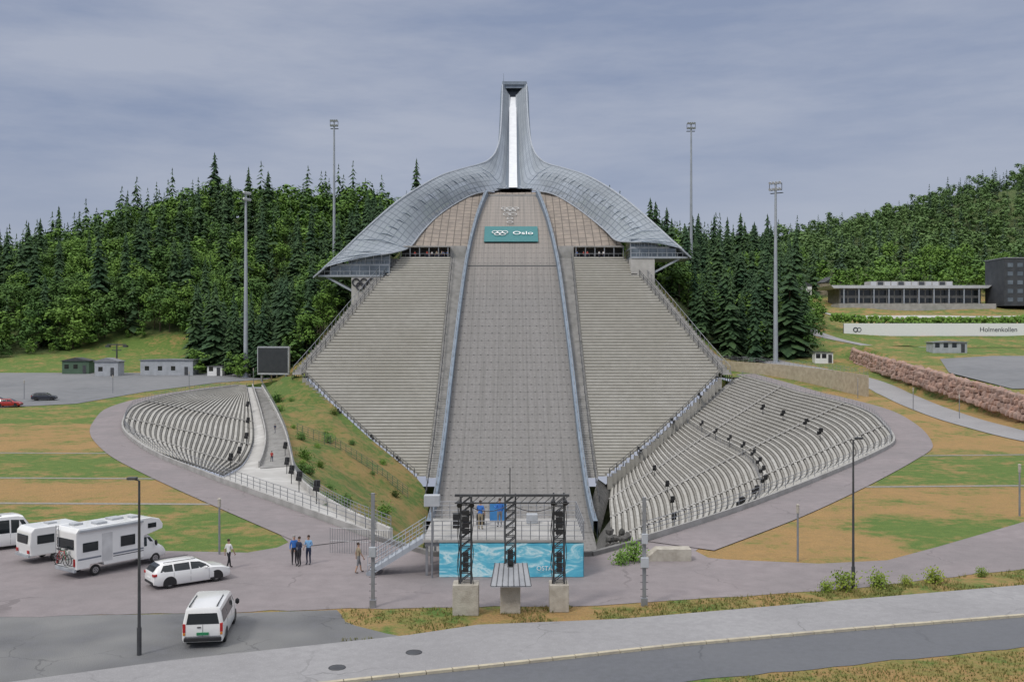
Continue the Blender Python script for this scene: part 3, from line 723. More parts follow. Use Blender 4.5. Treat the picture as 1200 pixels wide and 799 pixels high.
def trunk_mb(h,seed,limbs=True):
    rnd=random.Random(seed); b=MB(); b.cyl((0,0,-.05),(0,0,h*.5),.013,.009,6); b.cyl((0,0,h*.5),(0,0,h),.009,.002,6)
    if limbs:
        for k in range(6):
            a=rnd.uniform(0,6.28); z=rnd.uniform(.25,.7)*h; b.cyl((0,0,z),(.16*math.cos(a),.16*math.sin(a),z+.16),.006,.002,5)
    return b
def mkproto(cb,tb,cm):
    cme=cb.build('crown',cm,recalc=False); tme=tb.build('trunk',bark)
    r=(cme.data,tme.data); bpy.data.objects.remove(cme); bpy.data.objects.remove(tme); return r
SP=[mkproto(spruce(s,30,13,rad),trunk_mb(.95,s,False),spruce_m) for s,rad in ((1,.17),(2,.13),(3,.20),(4,.155),(5,.18),(6,.145))]
DE=[mkproto(decid(s,26,70,.045),trunk_mb(.7,s),m) for s,m in ((11,leaf_m),(12,pine_m),(13,leaf_m),(14,leaf_m),(15,pine_m))]
SPL=[spruce(s,14,8,.18) for s in (21,22,23)]; DEL=[decid(s,13,34,.08) for s in (31,32,33)]
random.seed(11)
trees=[]
def addt(x,y,h,k): trees.append((x,y,h,k))
def dp(x,y): return mnoise.noise(Vector((x*.022,y*.03,5)))
y=236
while y<900:
    sp=6.4 if y<440 else 11.0
    x=-260 if y<480 else 70
    xe=125 if y<440 else 580
    while x<xe:
        tx=x+random.uniform(-3,3)*(sp/6.4); ty=y+random.uniform(-3,3)*(sp/6.4)
        if forest(tx,ty):
            u=600+tx/ty*F
            if -80<u<1280:
                if y>500 and (u<820): pass
                elif not(450<u<760 and y>440):
                    n=dp(tx,ty); pd=.25 if n<-.02 else .82
                    if tx>0 and y<440: pd*=.4
                    if tx<-175: pd*=.6
                    if y>440: pd=.85 if n>-.05 else .35
                    k='d' if random.random()<pd else 's'
                    h=random.uniform(12,25) if k=='s' else random.uniform(10,17)
                    if y>440: h=random.uniform(9,21)
                    if random.random()<.08 and k=='s': h*=1.22
                    if -100<tx<-62 and ty<292: k='s'; h=random.uniform(15,24)
                    if 450<u<760: h*=.7
                    addt(tx,ty,h,k)
        x+=sp
    y+=sp*.92
for k in range(60):
    u=random.uniform(955,1290); ty=random.uniform(400,445); addt((u-600)/F*ty,ty,random.uniform(8,16),'d' if random.random()<.8 else 's')
for k in range(14):
    ty=random.uniform(300,340); addt(random.uniform(88,104),ty,random.uniform(5,9),'d')
for k in range(46):
    tx=random.uniform(-200,-58); b_=interp(tx,[-300,-215,-150,-122,-98,-84,-66,-50],[262,268,285,312,312,262,250,246]); addt(tx,b_-random.uniform(0,4)+2,random.uniform(3,8),'d')
for tx,ty,h in ((-132,318,31),(-148,325,27),(-128,330,26),(-158,330,25),(-111,340,25),(-170,350,26),(-100,345,27)): addt(tx,ty,h,'s')
def vis(t): return t[2]/t[1]
trees.sort(key=vis,reverse=True)
cand=[t for t in trees if abs(t[0]/t[1]*F)<640]
front=[t for t in cand if t[3]=='s'][:180]+[t for t in cand if t[3]=='d'][:120]; fs=set(id(t) for t in front)
for t in front:
    x,y,h,k=t; cm,tm=random.choice(SP if k=='s' else DE)
    s=k=='s'
    r=root('spruce_tree' if s else 'birch_tree','tall dark green spruce in the hillside wood' if s else 'light green broadleaf tree in the hillside wood','tree',(x,y,H(x,y)-.2),random.uniform(0,6.28),'hillside spruces' if s else 'hillside broadleaf trees',h)
    q=random.uniform(.85,1.25); r.scale=(h*q,h*q,h)
    for nm,me in (('crown',cm),('trunk',tm)):
        o=bpy.data.objects.new(nm,me); COL.objects.link(o); o.parent=r
import numpy as np
def stuff(name,lst,protos_,mat,lab):
    VV=[];FF=[];o=0; pr=[(np.array(p.v),p.f) for p in protos_]
    for x,y,h,k in lst:
        pv,pf=random.choice(pr); a=random.uniform(0,6.28); c,s=math.cos(a),math.sin(a); q=h*random.uniform(.9,1.3)
        v=np.empty_like(pv); v[:,0]=(pv[:,0]*c-pv[:,1]*s)*q+x; v[:,1]=(pv[:,0]*s+pv[:,1]*c)*q+y; v[:,2]=pv[:,2]*h+H(x,y)-.3
        VV.append(v); FF+=[[i+o for i in f] for f in pf]; o+=len(pv)
    if not VV: return
    me=bpy.data.meshes.new(name); me.from_pydata(np.concatenate(VV).tolist(),[],FF); me.materials.append(mat)
    ob=bpy.data.objects.new(name,me); COL.objects.link(ob); ob['kind']='stuff'; ob['label']=lab; ob['category']='forest'
rest=[t for t in trees if id(t) not in fs]
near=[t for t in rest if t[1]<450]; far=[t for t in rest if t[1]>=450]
stuff('spruce_forest',[t for t in near if t[3]=='s'],SPL,spruce_m,'dark spruces of the wood covering the hills')
dd_=[t for t in near if t[3]=='d']; random.shuffle(dd_); hlf=len(dd_)//3
stuff('broadleaf_forest',dd_[hlf:],DEL,leaf_m,'bright green broadleaf trees covering the hills')
stuff('broadleaf_forest',dd_[:hlf],DEL,pine_m,'darker green broadleaf trees covering the hills')
stuff('spruce_forest',[t for t in far if t[3]=='s'],SPL,hazed_spruce_m,'spruces on the distant hill, haze tinted into their green')
stuff('broadleaf_forest',[t for t in far if t[3]=='d'],DEL,hazed_leaf_m,'broadleaf trees on the distant hill, haze tinted into their green')
print('TREES',len(trees),len(rest))
# ------------------------------------------------------------------ masts
def mast(x,y,z0,z1,head=2.6,rot=0):
    r=root('floodlight_mast','tall tapered steel floodlight mast with lamp cluster on top','floodlight mast',(x,y,z0),rot,'floodlight masts around the arena')
    h=z1-z0; b=MB(); b.cyl((0,0,0),(0,0,h*.5),.62,.45,12); b.cyl((0,0,h*.5),(0,0,h),.45,.26,12); b.cyl((0,0,-2),(0,0,.3),1.0,1.0,12); b.build('pole',steel_lt,r,smooth=True)
    b=MB(); b.beam((-head/2,0,h),(head/2,0,h),.2,.2); b.beam((-head/2,0,h-1.6),(head/2,0,h-1.6),.2,.2); b.beam((-head/2,0,h-1.6),(-head/2,0,h+.1),.12,.12); b.beam((head/2,0,h-1.6),(head/2,0,h+.1),.12,.12); b.box(-head/2,head/2,.3,1.2,h-2.3,h-2.2); b.build('bracket',steel_dark,r)
    lm=MB()
    for i in range(4):
        for j in range(2):
            x_=-head/2+.35+i*(head-.7)/3; z_=h+.35-j*1.6; lm.cyl((x_,-.1,z_+.1),(x_,-.6,z_-.2),.2,.38,10)
    lm.build('lamp_head',white_lens,r,smooth=True)
def zt(v,d): return HC+(VH-v)/F*d
mast((288-600)/F*250,250,H(-67,250),zt(228,250),2.6,R(60))
mast((391.5-600)/F*330,330,H(-59,330),zt(143,330))
mast((810-600)/F*330,330,H(59,330),zt(146,330),2.8)
mast((909-600)/F*250,250,H(66,250),zt(216,250),3.2,R(-35))
def lamp(x,y,h,side=-1,z=0,thick=.07,lab='slim grey street lamp with flat head on the asphalt edge'):
    r=root('street_lamp',lab,'street lamp',(x,y,z))
    b=MB(); b.cyl((0,0,0),(0,0,1.2),thick*1.4,thick*1.4,10); b.cyl((0,0,1.2),(0,0,h),thick,thick*.65,10); b.build('post',steel_dark,r,smooth=True)
    b=MB(); b.beam((0,0,h),(side*.3,0,h+.08),.06,.06); b.box(min(side*.1,side*.5),max(side*.1,side*.5),-.14,.14,h+.05,h+.15); b.build('lamp_head',steel_dark,r,bevel=.02)
    b=MB(); b.box(min(side*.2,side*.46),max(side*.2,side*.46),-.11,.11,h+.03,h+.048); b.build('lens',white_lens,r)
x,y=G(163,768); lamp(x,y,7.5,-1)
x,y=G(1000,690); lamp(x,y,8.1,1)
pm=None
def marker(x,y,h,z=0):
    global pm
    if pm: return copy_thing(pm,(x,y,z),0,h/3.5)
    r=root('marker_post','short grey-beige post with cap beside the path','post',(x,y,z),0,'short posts along the paths',h/3.5)
    b=MB(); b.cyl((0,0,0),(0,0,3.3),.07,.06,8); b.build('post',steel,r,smooth=True)
    b=MB(); b.cyl((0,0,3.0),(0,0,3.5),.1,.1,8); b.cyl((0,0,3.5),(0,0,3.56),.13,.04,8); b.build('cap',beige,r,smooth=True); pm=r
for u,v,top in ((257,650,585),(935,658,592),(1195,605,545)):
    x,y=G(u,v); marker(x,y,(v-top)*y/F)
for x,y in ((68.5,170),(71,158),(-85,212),(-98,200),(-72,222),(66,190),(78,128),(-60,231)): marker(x,y,3.8,H(x,y))
def servpost(u,v,top,boxes):
    x,y=G(u,v); h=(v-top)*y/F
    r=root('equipment_post','galvanised equipment post with junction boxes and concrete foot','post',(x,y,0),0,'equipment posts along the plaza')
    b=MB(); b.box(-.09,.09,-.07,.07,0,h); b.box(-.16,.16,-.13,.13,0,.4); b.build('post',steel,r,bevel=.01)
    for z,w in boxes: b=MB(); b.box(-w,w,-.3,-.08,z,z+.5); b.build('junction_box',cont_grey,r,bevel=.02)
    b=MB(); b.beam((0,-.02,.45),(0,-.02,h-.3),.03,.03)
    for k in range(int(h/.35)): b.cyl((-.2,-.02,.5+k*.35),(.2,-.02,.5+k*.35),.015,.015,5)
    b.build('climbing_ladder',steel_dark,r)
servpost(437,712,578,((2.6,.17),)); servpost(755,710,583,((2.0,.2),(3.2,.15)))
# ------------------------------------------------------------------ platform
pf=root('spectator_platform','raised steel viewing platform wrapped in blue wave banner','platform',(0,57,0))
b=MB(); b.box(-5.1,4.15,57,64,1.98,2.12)
b.build('deck',concrete,pf,world=True)
b=MB()
for x in (-4.9,-2.5,0,2.5,4.0):
    for y in (57.3,60.5,63.6): b.box(x-.07,x+.07,y-.07,y+.07,0,1.98)
b.beam((-5,57.2,1.85),(4.1,57.2,1.85),.12,.24); b.build('frame',steel,pf,world=True)
b=MB(); n=32
V=[]
for k in range(n+1):
    x=-4.15+8.23*k/n; yy=56.86-.03*math.sin(k*1.9)-.02*math.sin(k*.7); V+=[(x,yy,.04),(x,yy+.01,1.0),(x,yy,1.96)]
b.add(V,[(3*k+j,3*k+3+j,3*k+4+j,3*k+1+j) for k in range(n) for j in range(2)]); b.add([(4.1,56.87,.04),(4.1,60,.04),(4.1,60,1.96),(4.1,56.87,1.96)],[(0,1,2,3)])
b.build('banner',wave_m,pf,world=True,smooth=True)
text('OSTA',.36,paint_white,pf,(1.85,-.24,.55),(R(90),0,0))
b=MB(); b.cyl((2.75,56.78,.5),(2.75,56.76,.5),.16,.16,16); b.build('round_logo',M('logo_blue',(.03,.12,.3),None),pf,world=True)
b=MB()
for k in range(19):
    x=-5.0+k*.505; b.cyl((x,57.05,2.12),(x,57.05,3.2),.025,.025,6)
    b.cyl((x,63.9,2.12),(x,63.9,3.2),.025,.025,6)
for z in (2.35,2.65,2.95,3.2):
    for y in (57.05,63.9): b.cyl((-5.05,y,z),(4.12,y,z),.022,.022,6)
    b.cyl((4.12,57.05,z),(4.12,63.9,z),.022,.022,6)
for k in range(8): b.cyl((4.12,57.05+k*.97,2.12),(4.12,57.05+k*.97,3.2),.025,.025,6)
b.build('railing',steel,pf,world=True)
for bx in ((-2.2,-1.7,61.5,62.1,2.12,2.8),(.9,1.6,62,62.6,2.12,2.7),(-3.6,-3.2,60.5,61,2.12,3.0)): b=MB(); b.box(*bx); b.build('equipment_case',cont_grey if bx[0]>0 else black,pf,world=True,bevel=.04)
b=MB(); b.box(-1.4,-.35,62.6,62.65,2.2,3.3); b.build('info_board',M('board_blue',(.05,.22,.5),None),pf,world=True)
b=MB(); n=12
for k in range(n):
    x0=-8.3+k*.27; z=2.1*(k+1)/n; b.box(x0,x0+.3,57.3,58.8,z-.05,z)
for y in (57.25,58.85): b.beam((-8.35,y,.05),(-5.1,y,2.05),.06,.26)
b.build('stair',steel_lt,pf,world=True)
b=MB()
for y in (57.22,58.88):
    for dz in (.5,1.0): b.cyl((-8.3,y,dz+.1),(-5.1,y,2.1+dz),.025,.025,6)
    for k in range(9): x=-8.3+k*.4; z=2.05*k*.4/3.2; b.cyl((x,y,z),(x,y,z+1.1),.02,.02,6)
b.build('stair_railing',steel_lt,pf,world=True)
r=root('camera_box','small pale grey box on a steel pole beside platform stair','equipment box',(-4.55,57.6,0)); b=MB(); b.cyl((0,-.9,0),(0,-.9,4.1),.05,.05,8); b.build('pole',steel,r); b=MB(); b.box(-.45,.45,-1.15,-.6,4.1,4.75); b.build('box',cont_grey,r,bevel=.04)
gt=root('rigging_frame','steel lattice rigging frame with black equipment on beige concrete blocks','rigging frame',(0,49,0))
for u,vb,w,vt in ((545.5,722,.64,686),(598,719.5,.5,683),(655.5,718,.48,686)):
    x,y=G(u,vb); hh=(vb-vt)*y/F; b=MB(); b.box(x-w,x+w,y,y+1.1,0,hh); b.build('concrete_block',beige,gt,world=True,bevel=.03)
    b=MB(); yy=y+.5
    for dx in (-.26,.26):
        for dy in (-.2,.2): b.box(x+dx-.04,x+dx+.04,yy+dy-.04,yy+dy+.04,hh,5.85)
    for k in range(10):
        z=hh+.1+k*.42
        for dy in (-.2,.2): b.beam((x-.26,yy+dy,z),(x+.26,yy+dy,z+.4),.045,.045); b.beam((x-.26,yy+dy,z),(x+.26,yy+dy,z),.04,.04)
        for dx in (-.26,.26): b.beam((x+dx,yy-.2,z),(x+dx,yy+.2,z+.4),.04,.04)
    b.build('mast',steel_dark,gt,world=True)
    for k in range(4): b=MB(); b.box(x-.14,x+.14,yy-.4,yy-.22,hh+.6+k*.26,hh+.6+k*.26+.22); b.build('column_speaker',black,gt,world=True,bevel=.02)
    if u!=598:
        for k in range(4): b=MB(); b.box(x-.18,x+.18,yy-.42,yy-.22,hh+2.5+k*.3,hh+2.5+k*.3+.25); b.build('column_speaker',black,gt,world=True,bevel=.02)
        for dx in (-.3,.3): b=MB(); b.cyl((x+dx,yy-.26,5.55),(x+dx,yy-.5,5.42),.08,.14,10); b.build('spotlight',black,gt,world=True,smooth=True)
        for dx,ph in ((-.33,0),(-.38,1),(.34,2)):
            b=MB(); pts=[(x+dx+.04*math.sin(t*1.3+ph),yy-.25+.03*math.cos(t*1.7+ph),hh+(5.5-hh)*t/12) for t in range(13)]; b.tube(pts,.018,5); b.build('cable',black,gt,world=True)
b=MB(); b.beam((-2.85,49.5,5.83),(2.85,49.5,5.83),.12,.12); b.beam((-2.85,49.5,5.45),(2.85,49.5,5.45),.06,.06)
for k in range(14): x=-2.8+k*.4; b.beam((x,49.5,5.45),(x+.4,49.5,5.8),.03,.03)
b.beam((-.1,49.5,5.9),(-.1,49.5,7.2),.05,.05); b.build('cross_beam',steel_dark,gt,world=True)
for x0,x1 in ((-2.3,-.1),(-.1,2.3)):
    b=MB(); b.tube([(x0+(x1-x0)*t/8,49.4,5.4-.35*math.sin(math.pi*t/8)) for t in range(9)],.02,5); b.build('cable',black,gt,world=True)
b=MB(); b.add([(-1.05,48.6,1.55),(.95,48.6,1.55),(.75,49.6,2.45),(-.85,49.6,2.45)],[(0,1,2,3)]); b.add([(-1.05,48.6,1.5),(.95,48.6,1.5),(.75,49.6,2.4),(-.85,49.6,2.4)],[(0,1,2,3)])
for k in range(8): b.beam((-1.05+k*.285,48.58,1.57),(-.85+k*.228,49.58,2.47),.03,.03,1)
b.build('slanted_panel',[steel,steel_dark],gt,world=True)
def railing(name,pts,h,sp,mat,label,cat_='railing',rails=3,r_=.03,group=None):
    P_=[Vector(p) for p in pts]; L=sum((P_[i+1]-P_[i]).length for i in range(len(P_)-1)); P_=resample(P_,max(2,int(L/sp)+1)); b=MB()
    for p in P_: b.cyl(p,p+Vector((0,0,h)),r_,r_,5)
    for k in range(rails): z=Vector((0,0,h*(k+1)/rails)); b.tube([p+z for p in P_],r_*.8,5)
    return b.build(name,mat,label=label,category=cat_,group=group)
railing('fence',[(-11.6,63.5,0),(-7.6,62.5,0)],1.6,.16,steel,'grey bar fence panels beside the plaza','fence',2,.018)
railing('railing',[p+Vector((.2,0,.45)) for p in RL[:60]],1.0,1.6,steel,'grey metal railing following the bowl rim')
railing('railing',[p+Vector((-.2,0,.4)) for p in RR[:60]],.9,2.2,steel,'grey metal railing following the grandstand rim')
railing('railing',[p+Vector((0,0,.8)) for p in A],.9,1.5,steel,'pale railing along the concrete walkway edge')
railing('railing',[p for p in S[26:]],1.0,2,steel_dark,'dark railing between grandstand and walkway')
railing('railing',[RR[i].lerp(IRc[i],.47)+Vector((0,0,.2)) for i in range(10,60)],1.0,2.6,steel,'grey railing along the grandstand cross aisle',rails=2)
railing('railing',[RR[-1].lerp(IRc[-1],k/20)+Vector((0,0,.1)) for k in range(21)],1.1,1.8,steel,'grey railing beside the grandstand edge stair')
railing('fence',[bank(50,.1),bank(48,.35),bank(46,.6),bank(44,.85)],2.0,1.2,green_paint,'green mesh fence crossing the grass slope','fence',5,.05)
railing('fence',[(-58,240,H(-58,240)),(-56,250,H(-56,250)),(-50,262,H(-50,262)),(-46,272,H(-46,272))],3.2,3,wood,'timber post fence beside the steep grandstand','fence',2,.14)
r=MB(); r.box(8.9,11.0,61,62,0,.75); r.prism([(8.0,0),(8.9,0),(8.9,.75)],61,62); r.build('concrete_ramp',beige,label='low concrete ramp block on the plaza',category='ramp',bevel=.02)
sk=None
def speaker(p,rot):
    global sk
    if sk: return copy_thing(sk,p,rot,.8)
    r=root('stand_loudspeaker','black loudspeaker pair on a post among the benches','loudspeaker',p,rot,'loudspeakers in the arena grandstands',.8)
    b=MB(); b.cyl((0,0,0),(0,0,2.9),.07,.07,6); b.build('post',steel_dark,r)
    b=MB(); b.prism([(-.4,1.7),(.4,1.55),(.4,2.2),(-.3,2.25)],-.5,-.05); b.build('cabinet',black,r,bevel=.04)
    b=MB(); b.prism([(-.4,2.2),(.4,2.05),(.4,2.9),(-.3,2.95)],.05,.5); b.build('cabinet',black,r,bevel=.04)
    sk=r
for i in (11,17,22,27,31,35,39,43,47,51,55): speaker(RR[i].lerp(IRc[i],.46),R(200)+i*.02)
for i in (26,34,42,51): speaker(RR[i].lerp(IRc[i],.78),R(180))
for i in (36,41,46,50): speaker(RR[i].lerp(IRc[i],.22),R(200))
for i in (6,13,20,27,34): speaker(LA[i].lerp(SL[i],.95),R(0))
for i in (12,18,24,31,40): speaker(A[i].lerp(S[i],.12),R(0))
for x,y in ((-36,208),(-28,200),(-22,193),(33,205),(25,196),(40,213)):
    speaker((x,y-.8,prof(y)-1.5),R(90))
# ------------------------------------------------------------------ mid-distance structures
sc=root('video_screen','large dark video screen on steel legs beside the steep grandstand','screen',(-57,238,H(-57,238)))
for x in (-3.2,3.2): b=MB(); b.box(x-.2,x+.2,0,.5,-.5,8.4); b.build('leg',steel,sc)
b=MB(); b.box(-3.9,3.9,-.4,0,2.2,8.2); b.build('panel',M('screen_black',(.03,.035,.04),(.04,.045,.05),1,.35),sc,bevel=.05)
b=MB(); b.box(-4.1,4.1,-.2,.7,8.2,8.5); b.box(-4.1,-3.9,-.35,.4,2.0,8.2); b.box(3.9,4.1,-.35,.4,2.0,8.2); b.box(-4.1,4.1,-.35,.5,1.8,2.2); b.build('casing',cont_grey,sc)
sc.rotation_euler=(0,0,R(-14))
def hut(x,y,w,d,h,mat,label,rot=0,roof=.3,nwin=3,name='service_building'):
    r=root(name,label,'building',(x,y,H(x,y)),rot)
    b=MB(); b.box(-w/2,w/2,-d/2,d/2,-.5,h); b.build('wall',mat,r)
    b=MB(); b.prism([(-w/2-.3,h),(w/2+.3,h),(w/2+.3,h+.12),(0,h+.12+roof),(-w/2-.3,h+.12)],-d/2-.3,d/2+.3); b.build('roof',steel_dark if mat!=cont_grey else steel,r)
    for k in range(nwin):
        xx=-w/2+w*(k+.5)/nwin
        if k==nwin-1: b=MB(); b.box(xx-.45,xx+.45,-d/2-.05,-d/2+.01,0,2.1); b.build('door',steel_dark,r)
        else: b=MB(); b.box(xx-.55,xx+.55,-d/2-.04,-d/2+.01,1.2,2.3); b.build('window',glass,r)
    return r
hut(-89,259,13.5,5,3.8,cont_grey,'long pale grey container building at the edge of the parking lot',0,.2,4)
hut(-103.5,256,6,4,3.6,cont_grey,'small pale grey hut on the parking lot',0,.9,2)
hut(-114,262,7,4,3.2,green_paint,'low green hut near the forest edge',0,.8,3)
hut(-76,256,3.8,3,2.4,paint_white,'small white kiosk box beside the mast',0,.1,2)
hut(106.5,244,8.3,4,2.4,cont_grey,'low grey service hut on the arena',0,.3,4)
hut(78,250,4.5,2.4,2.6,paint_white,'white trailer cabin beside the arena road',0,.1,3)
hut(134,420,8,7,5,wood,'timber house among the trees above arena',.2,2.5,3,'house')
hut(118,405,7,6,4.5,paint_white,'white house among the trees above arena',-.2,2.2,3,'house')
r=root('lift_pylon','steel chairlift pylon with crossarm and cables','lift pylon',(-104,262,H(-104,262)))
b=MB(); b.cyl((0,0,0),(0,0,7.5),.25,.18,8); b.build('pole',steel_dark,r)
b=MB(); b.beam((-2.5,0,7.5),(2.5,0,7.5),.3,.3); b.box(-2.8,-1.8,-.6,.6,6.8,7.3); b.box(1.8,2.8,-.6,.6,6.8,7.3); b.beam((-1.2,0,6),(1.2,0,6),.2,.2); b.build('crossarm',steel_dark,r)
b=MB(); wp=resample(cat([(47,238,0),(53,233,0),(60,224,0),(66,208,0),(69,193,0)],6),40)
for i in range(39):
    p,q=wp[i],wp[i+1]; hz=H(p.x,p.y); top=9.0-.055*i
    b.beam((p.x,p.y,(hz-.5+top)/2),(q.x,q.y,(hz-.5+top)/2),.35,top-hz+.5)
b.build('timber_wall',wood,label='curved pale timber-clad wall above the grandstand rim',category='wall')
railing('railing',[(p.x,p.y,9.0-.055*i) for i,p in enumerate(wp)],1.1,1.5,steel,'railing on top of the timber wall')
b=MB(); random.seed(5)
for row in range(4):
    y=140+random.random()
    while y<258:
        x=wallx(y); fy=sm((y-134)/10)*sm((275-y)/22); r_=random.uniform(.45,.95)
        if row*.9<3.7*fy: b.blob((x+.3+row*.22+random.uniform(-.2,.2),y,interp(y,[140,150,250,262],[1.3,2.0,7.6,8.9])+.2+row*.9+random.uniform(-.12,.12)),r_,.2,0,(1,1.25,.95))
        y+=r_*1.7
b.build('stone_wall',rock,label='long dry-stone retaining wall of pinkish boulders',category='stone wall')
ab=root('arena_building','long low white arena building with glazed front','building',(152,380,27.3))
ab_w=M('arena_white',(.52,.53,.55),(.45,.46,.48),.4,.7)
b=MB(); b.box(-27,27,0,14,0,6.2); b.build('wall',concrete_dark,ab)
b=MB(); b.prism([(-30,6.2),(28.5,6.2),(30,7.3),(-31,7.3)],-2.5,15); b.build('roof_fascia',ab_w,ab)
b=MB()
for k in range(18): x=-26.5+k*2.95; b.box(x,x+2.5,-.06,.02,.8,2.6); b.box(x,x+2.5,-.06,.02,3.6,5.6)
b.build('window_band',glass,ab)
for k in range(10): x=-26+k*5.7; b=MB(); b.box(x-.18,x+.18,-2.2,-1.8,0,6.2); b.build('column',steel_lt,ab)
b=MB(); b.box(-14,18,4,10,7.3,9.2); b.build('roof_storey',concrete,ab)
b=MB()
for k in range(12): x=-13.6+k*2.65; b.box(x,x+2.1,3.92,3.99,7.6,9.0,1 if k%3==1 else 0)
b.build('roof_storey_panel',[ab_w,dark_clad],ab)
b=MB(); b.box(-31,27,-12,-2.5,-3,.0); b.build('terrace',concrete,ab)
db=root('dark_building','dark clad multi-storey building beside the arena','building',(192,368,26.5))
b=MB(); b.box(-10,14,0,15,0,17.5); b.build('wall',dark_clad,db)
for i in range(5):
    for k in range(6):
        b=MB(); b.box(-8.8+k*3.6,-6.8+k*3.6,-.07,.01,1.5+i*3.2,3.0+i*3.2); b.build('window',glass_blue,db)
b=MB(); b.box(-10.2,14.2,-.2,15.2,17.5,17.9); b.build('cornice',steel,db)
bf=root('banner_fence','long white perimeter banner fence with dark lettering','banner fence',(131,300,H(131,300)))
zb=15.0-H(131,300)
b=MB(); b.box(-31,34,0,.12,zb,zb+3.8); b.build('banner',paint_white,bf)
b=MB()
for k in range(14): b.box(-31+k*5-.08,-31+k*5+.08,.15,.35,zb-4,zb+3.8)
b.beam((-31,.25,zb+1),(34,.25,zb+1),.08,.08)
b.build('fence_post',steel_dark,bf)
tx=M('letter_dark',(.04,.05,.07),None)
text('Holmenkollen',2.0,tx,bf,(15.6,-.05,zb+1.9),(R(90),0,0))
b=MB(); b.torus((-27.5,-.03,zb+1.9),(0,1,0),.6,.15,14,5); b.torus((-26.4,-.03,zb+1.9),(0,1,0),.6,.1,14,5); b.build('ring_logo',tx,bf)
hd=MB(); 
for k in range(900):
    x=97+random.random()*72; y=302.5+random.uniform(-1,1); hd.blob((x,y,H(x,302)+random.uniform(3.3,5.3)),random.uniform(.3,.7),.3)
hd.build('hedge',leaf_m,label='green hedge behind the white banner fence',category='hedge')
# ------------------------------------------------------------------ vehicles
def ring(stn):
    x,zb,zl,zr,wb,wr=stn
    h=[(wb*.93,zb),(wb*1.0,zb+.18*(zl-zb)),(wb,zb+.6*(zl-zb)),(wb*.985,zl),(wr,zr-.05*(zr-zl)-.015),(wr*.86,zr)]
    return [(x,y,z) for y,z in h]+[(x,-y,z) for y,z in h[::-1]]
def lofted(sts):
    b=MB(); n=12; V=[]
    for s in sts: V+=ring(s)
    fs=[(i*n+k,i*n+(k+1)%n,(i+1)*n+(k+1)%n,(i+1)*n+k) for i in range(len(sts)-1) for k in range(n)]
    fs+=[list(range(n))[::-1],[(len(sts)-1)*n+k for k in range(n)]]
    b.add(V,fs); return b
def sidey(sts,x,z):
    c=[interp(x,[s[0] for s in sts],[s[k] for s in sts]) for k in range(6)]
    zl,zr,wb,wr=c[2],c[3],c[4],c[5]
    if z<=zl: return wb
    t=min(1,(z-zl)/max(.01,(zr-.05*(zr-zl)-.015-zl))); return wb*.985+(wr-wb*.985)*t
def sidewin(b,sts,poly,s,off=.012):
    b.add([(x,s*(sidey(sts,x,z)+off),z) for x,z in poly],[list(range(len(poly)))])
def wheels(r,axles,wr_,hw,name='wheel'):
    for x in axles:
        for s in (-1,1):
            w=bpy.data.objects.new(name,None); COL.objects.link(w); w.parent=r; w.location=(x,s*(hw-.1),wr_)
            b=MB(); b.torus((0,0,0),(0,1,0),wr_-.085,.088,18,8); b.cyl((0,-s*.1,0),(0,s*.02,0),wr_-.1,wr_-.1,16); b.build('tyre',rubber,w,smooth=True)
            b=MB(); b.cyl((0,s*.02,0),(0,s*.055,0),wr_-.13,wr_-.15,16)
            b.build('rim',rim_mat,w)
            b=MB(); b.cyl((0,s*.056,0),(0,s*.06,0),.03,.03,8)
            for k in range(5): a=k*1.2566; b.cyl((math.cos(a)*.11,s*.058,math.sin(a)*.11),(math.cos(a)*.11,s*.062,math.sin(a)*.11),.035,.035,8)
            b.build('rim_hole',black,w)
def arches(r,sts,axles,wr_):
    for x in axles:
        for s in (-1,1):
            b=MB()
            y=s*(sidey(sts,x,.5)+.006); n=20; V=[(x,y,wr_)]+[(x+(wr_+.07)*math.cos(math.pi*k/n),y,wr_+(wr_+.06)*math.sin(math.pi*k/n)) for k in range(n+1)]
            V+=[(x-(wr_+.07),y,wr_-.12),(x+(wr_+.07),y,wr_-.12)]
            b.add(V,[(0,k,k+1) for k in range(1,n+1)]+[(0,n+1,n+2),(0,n+3,1),(0,n+2,n+3)])
            b.build('wheel_arch',black,r,recalc=False)
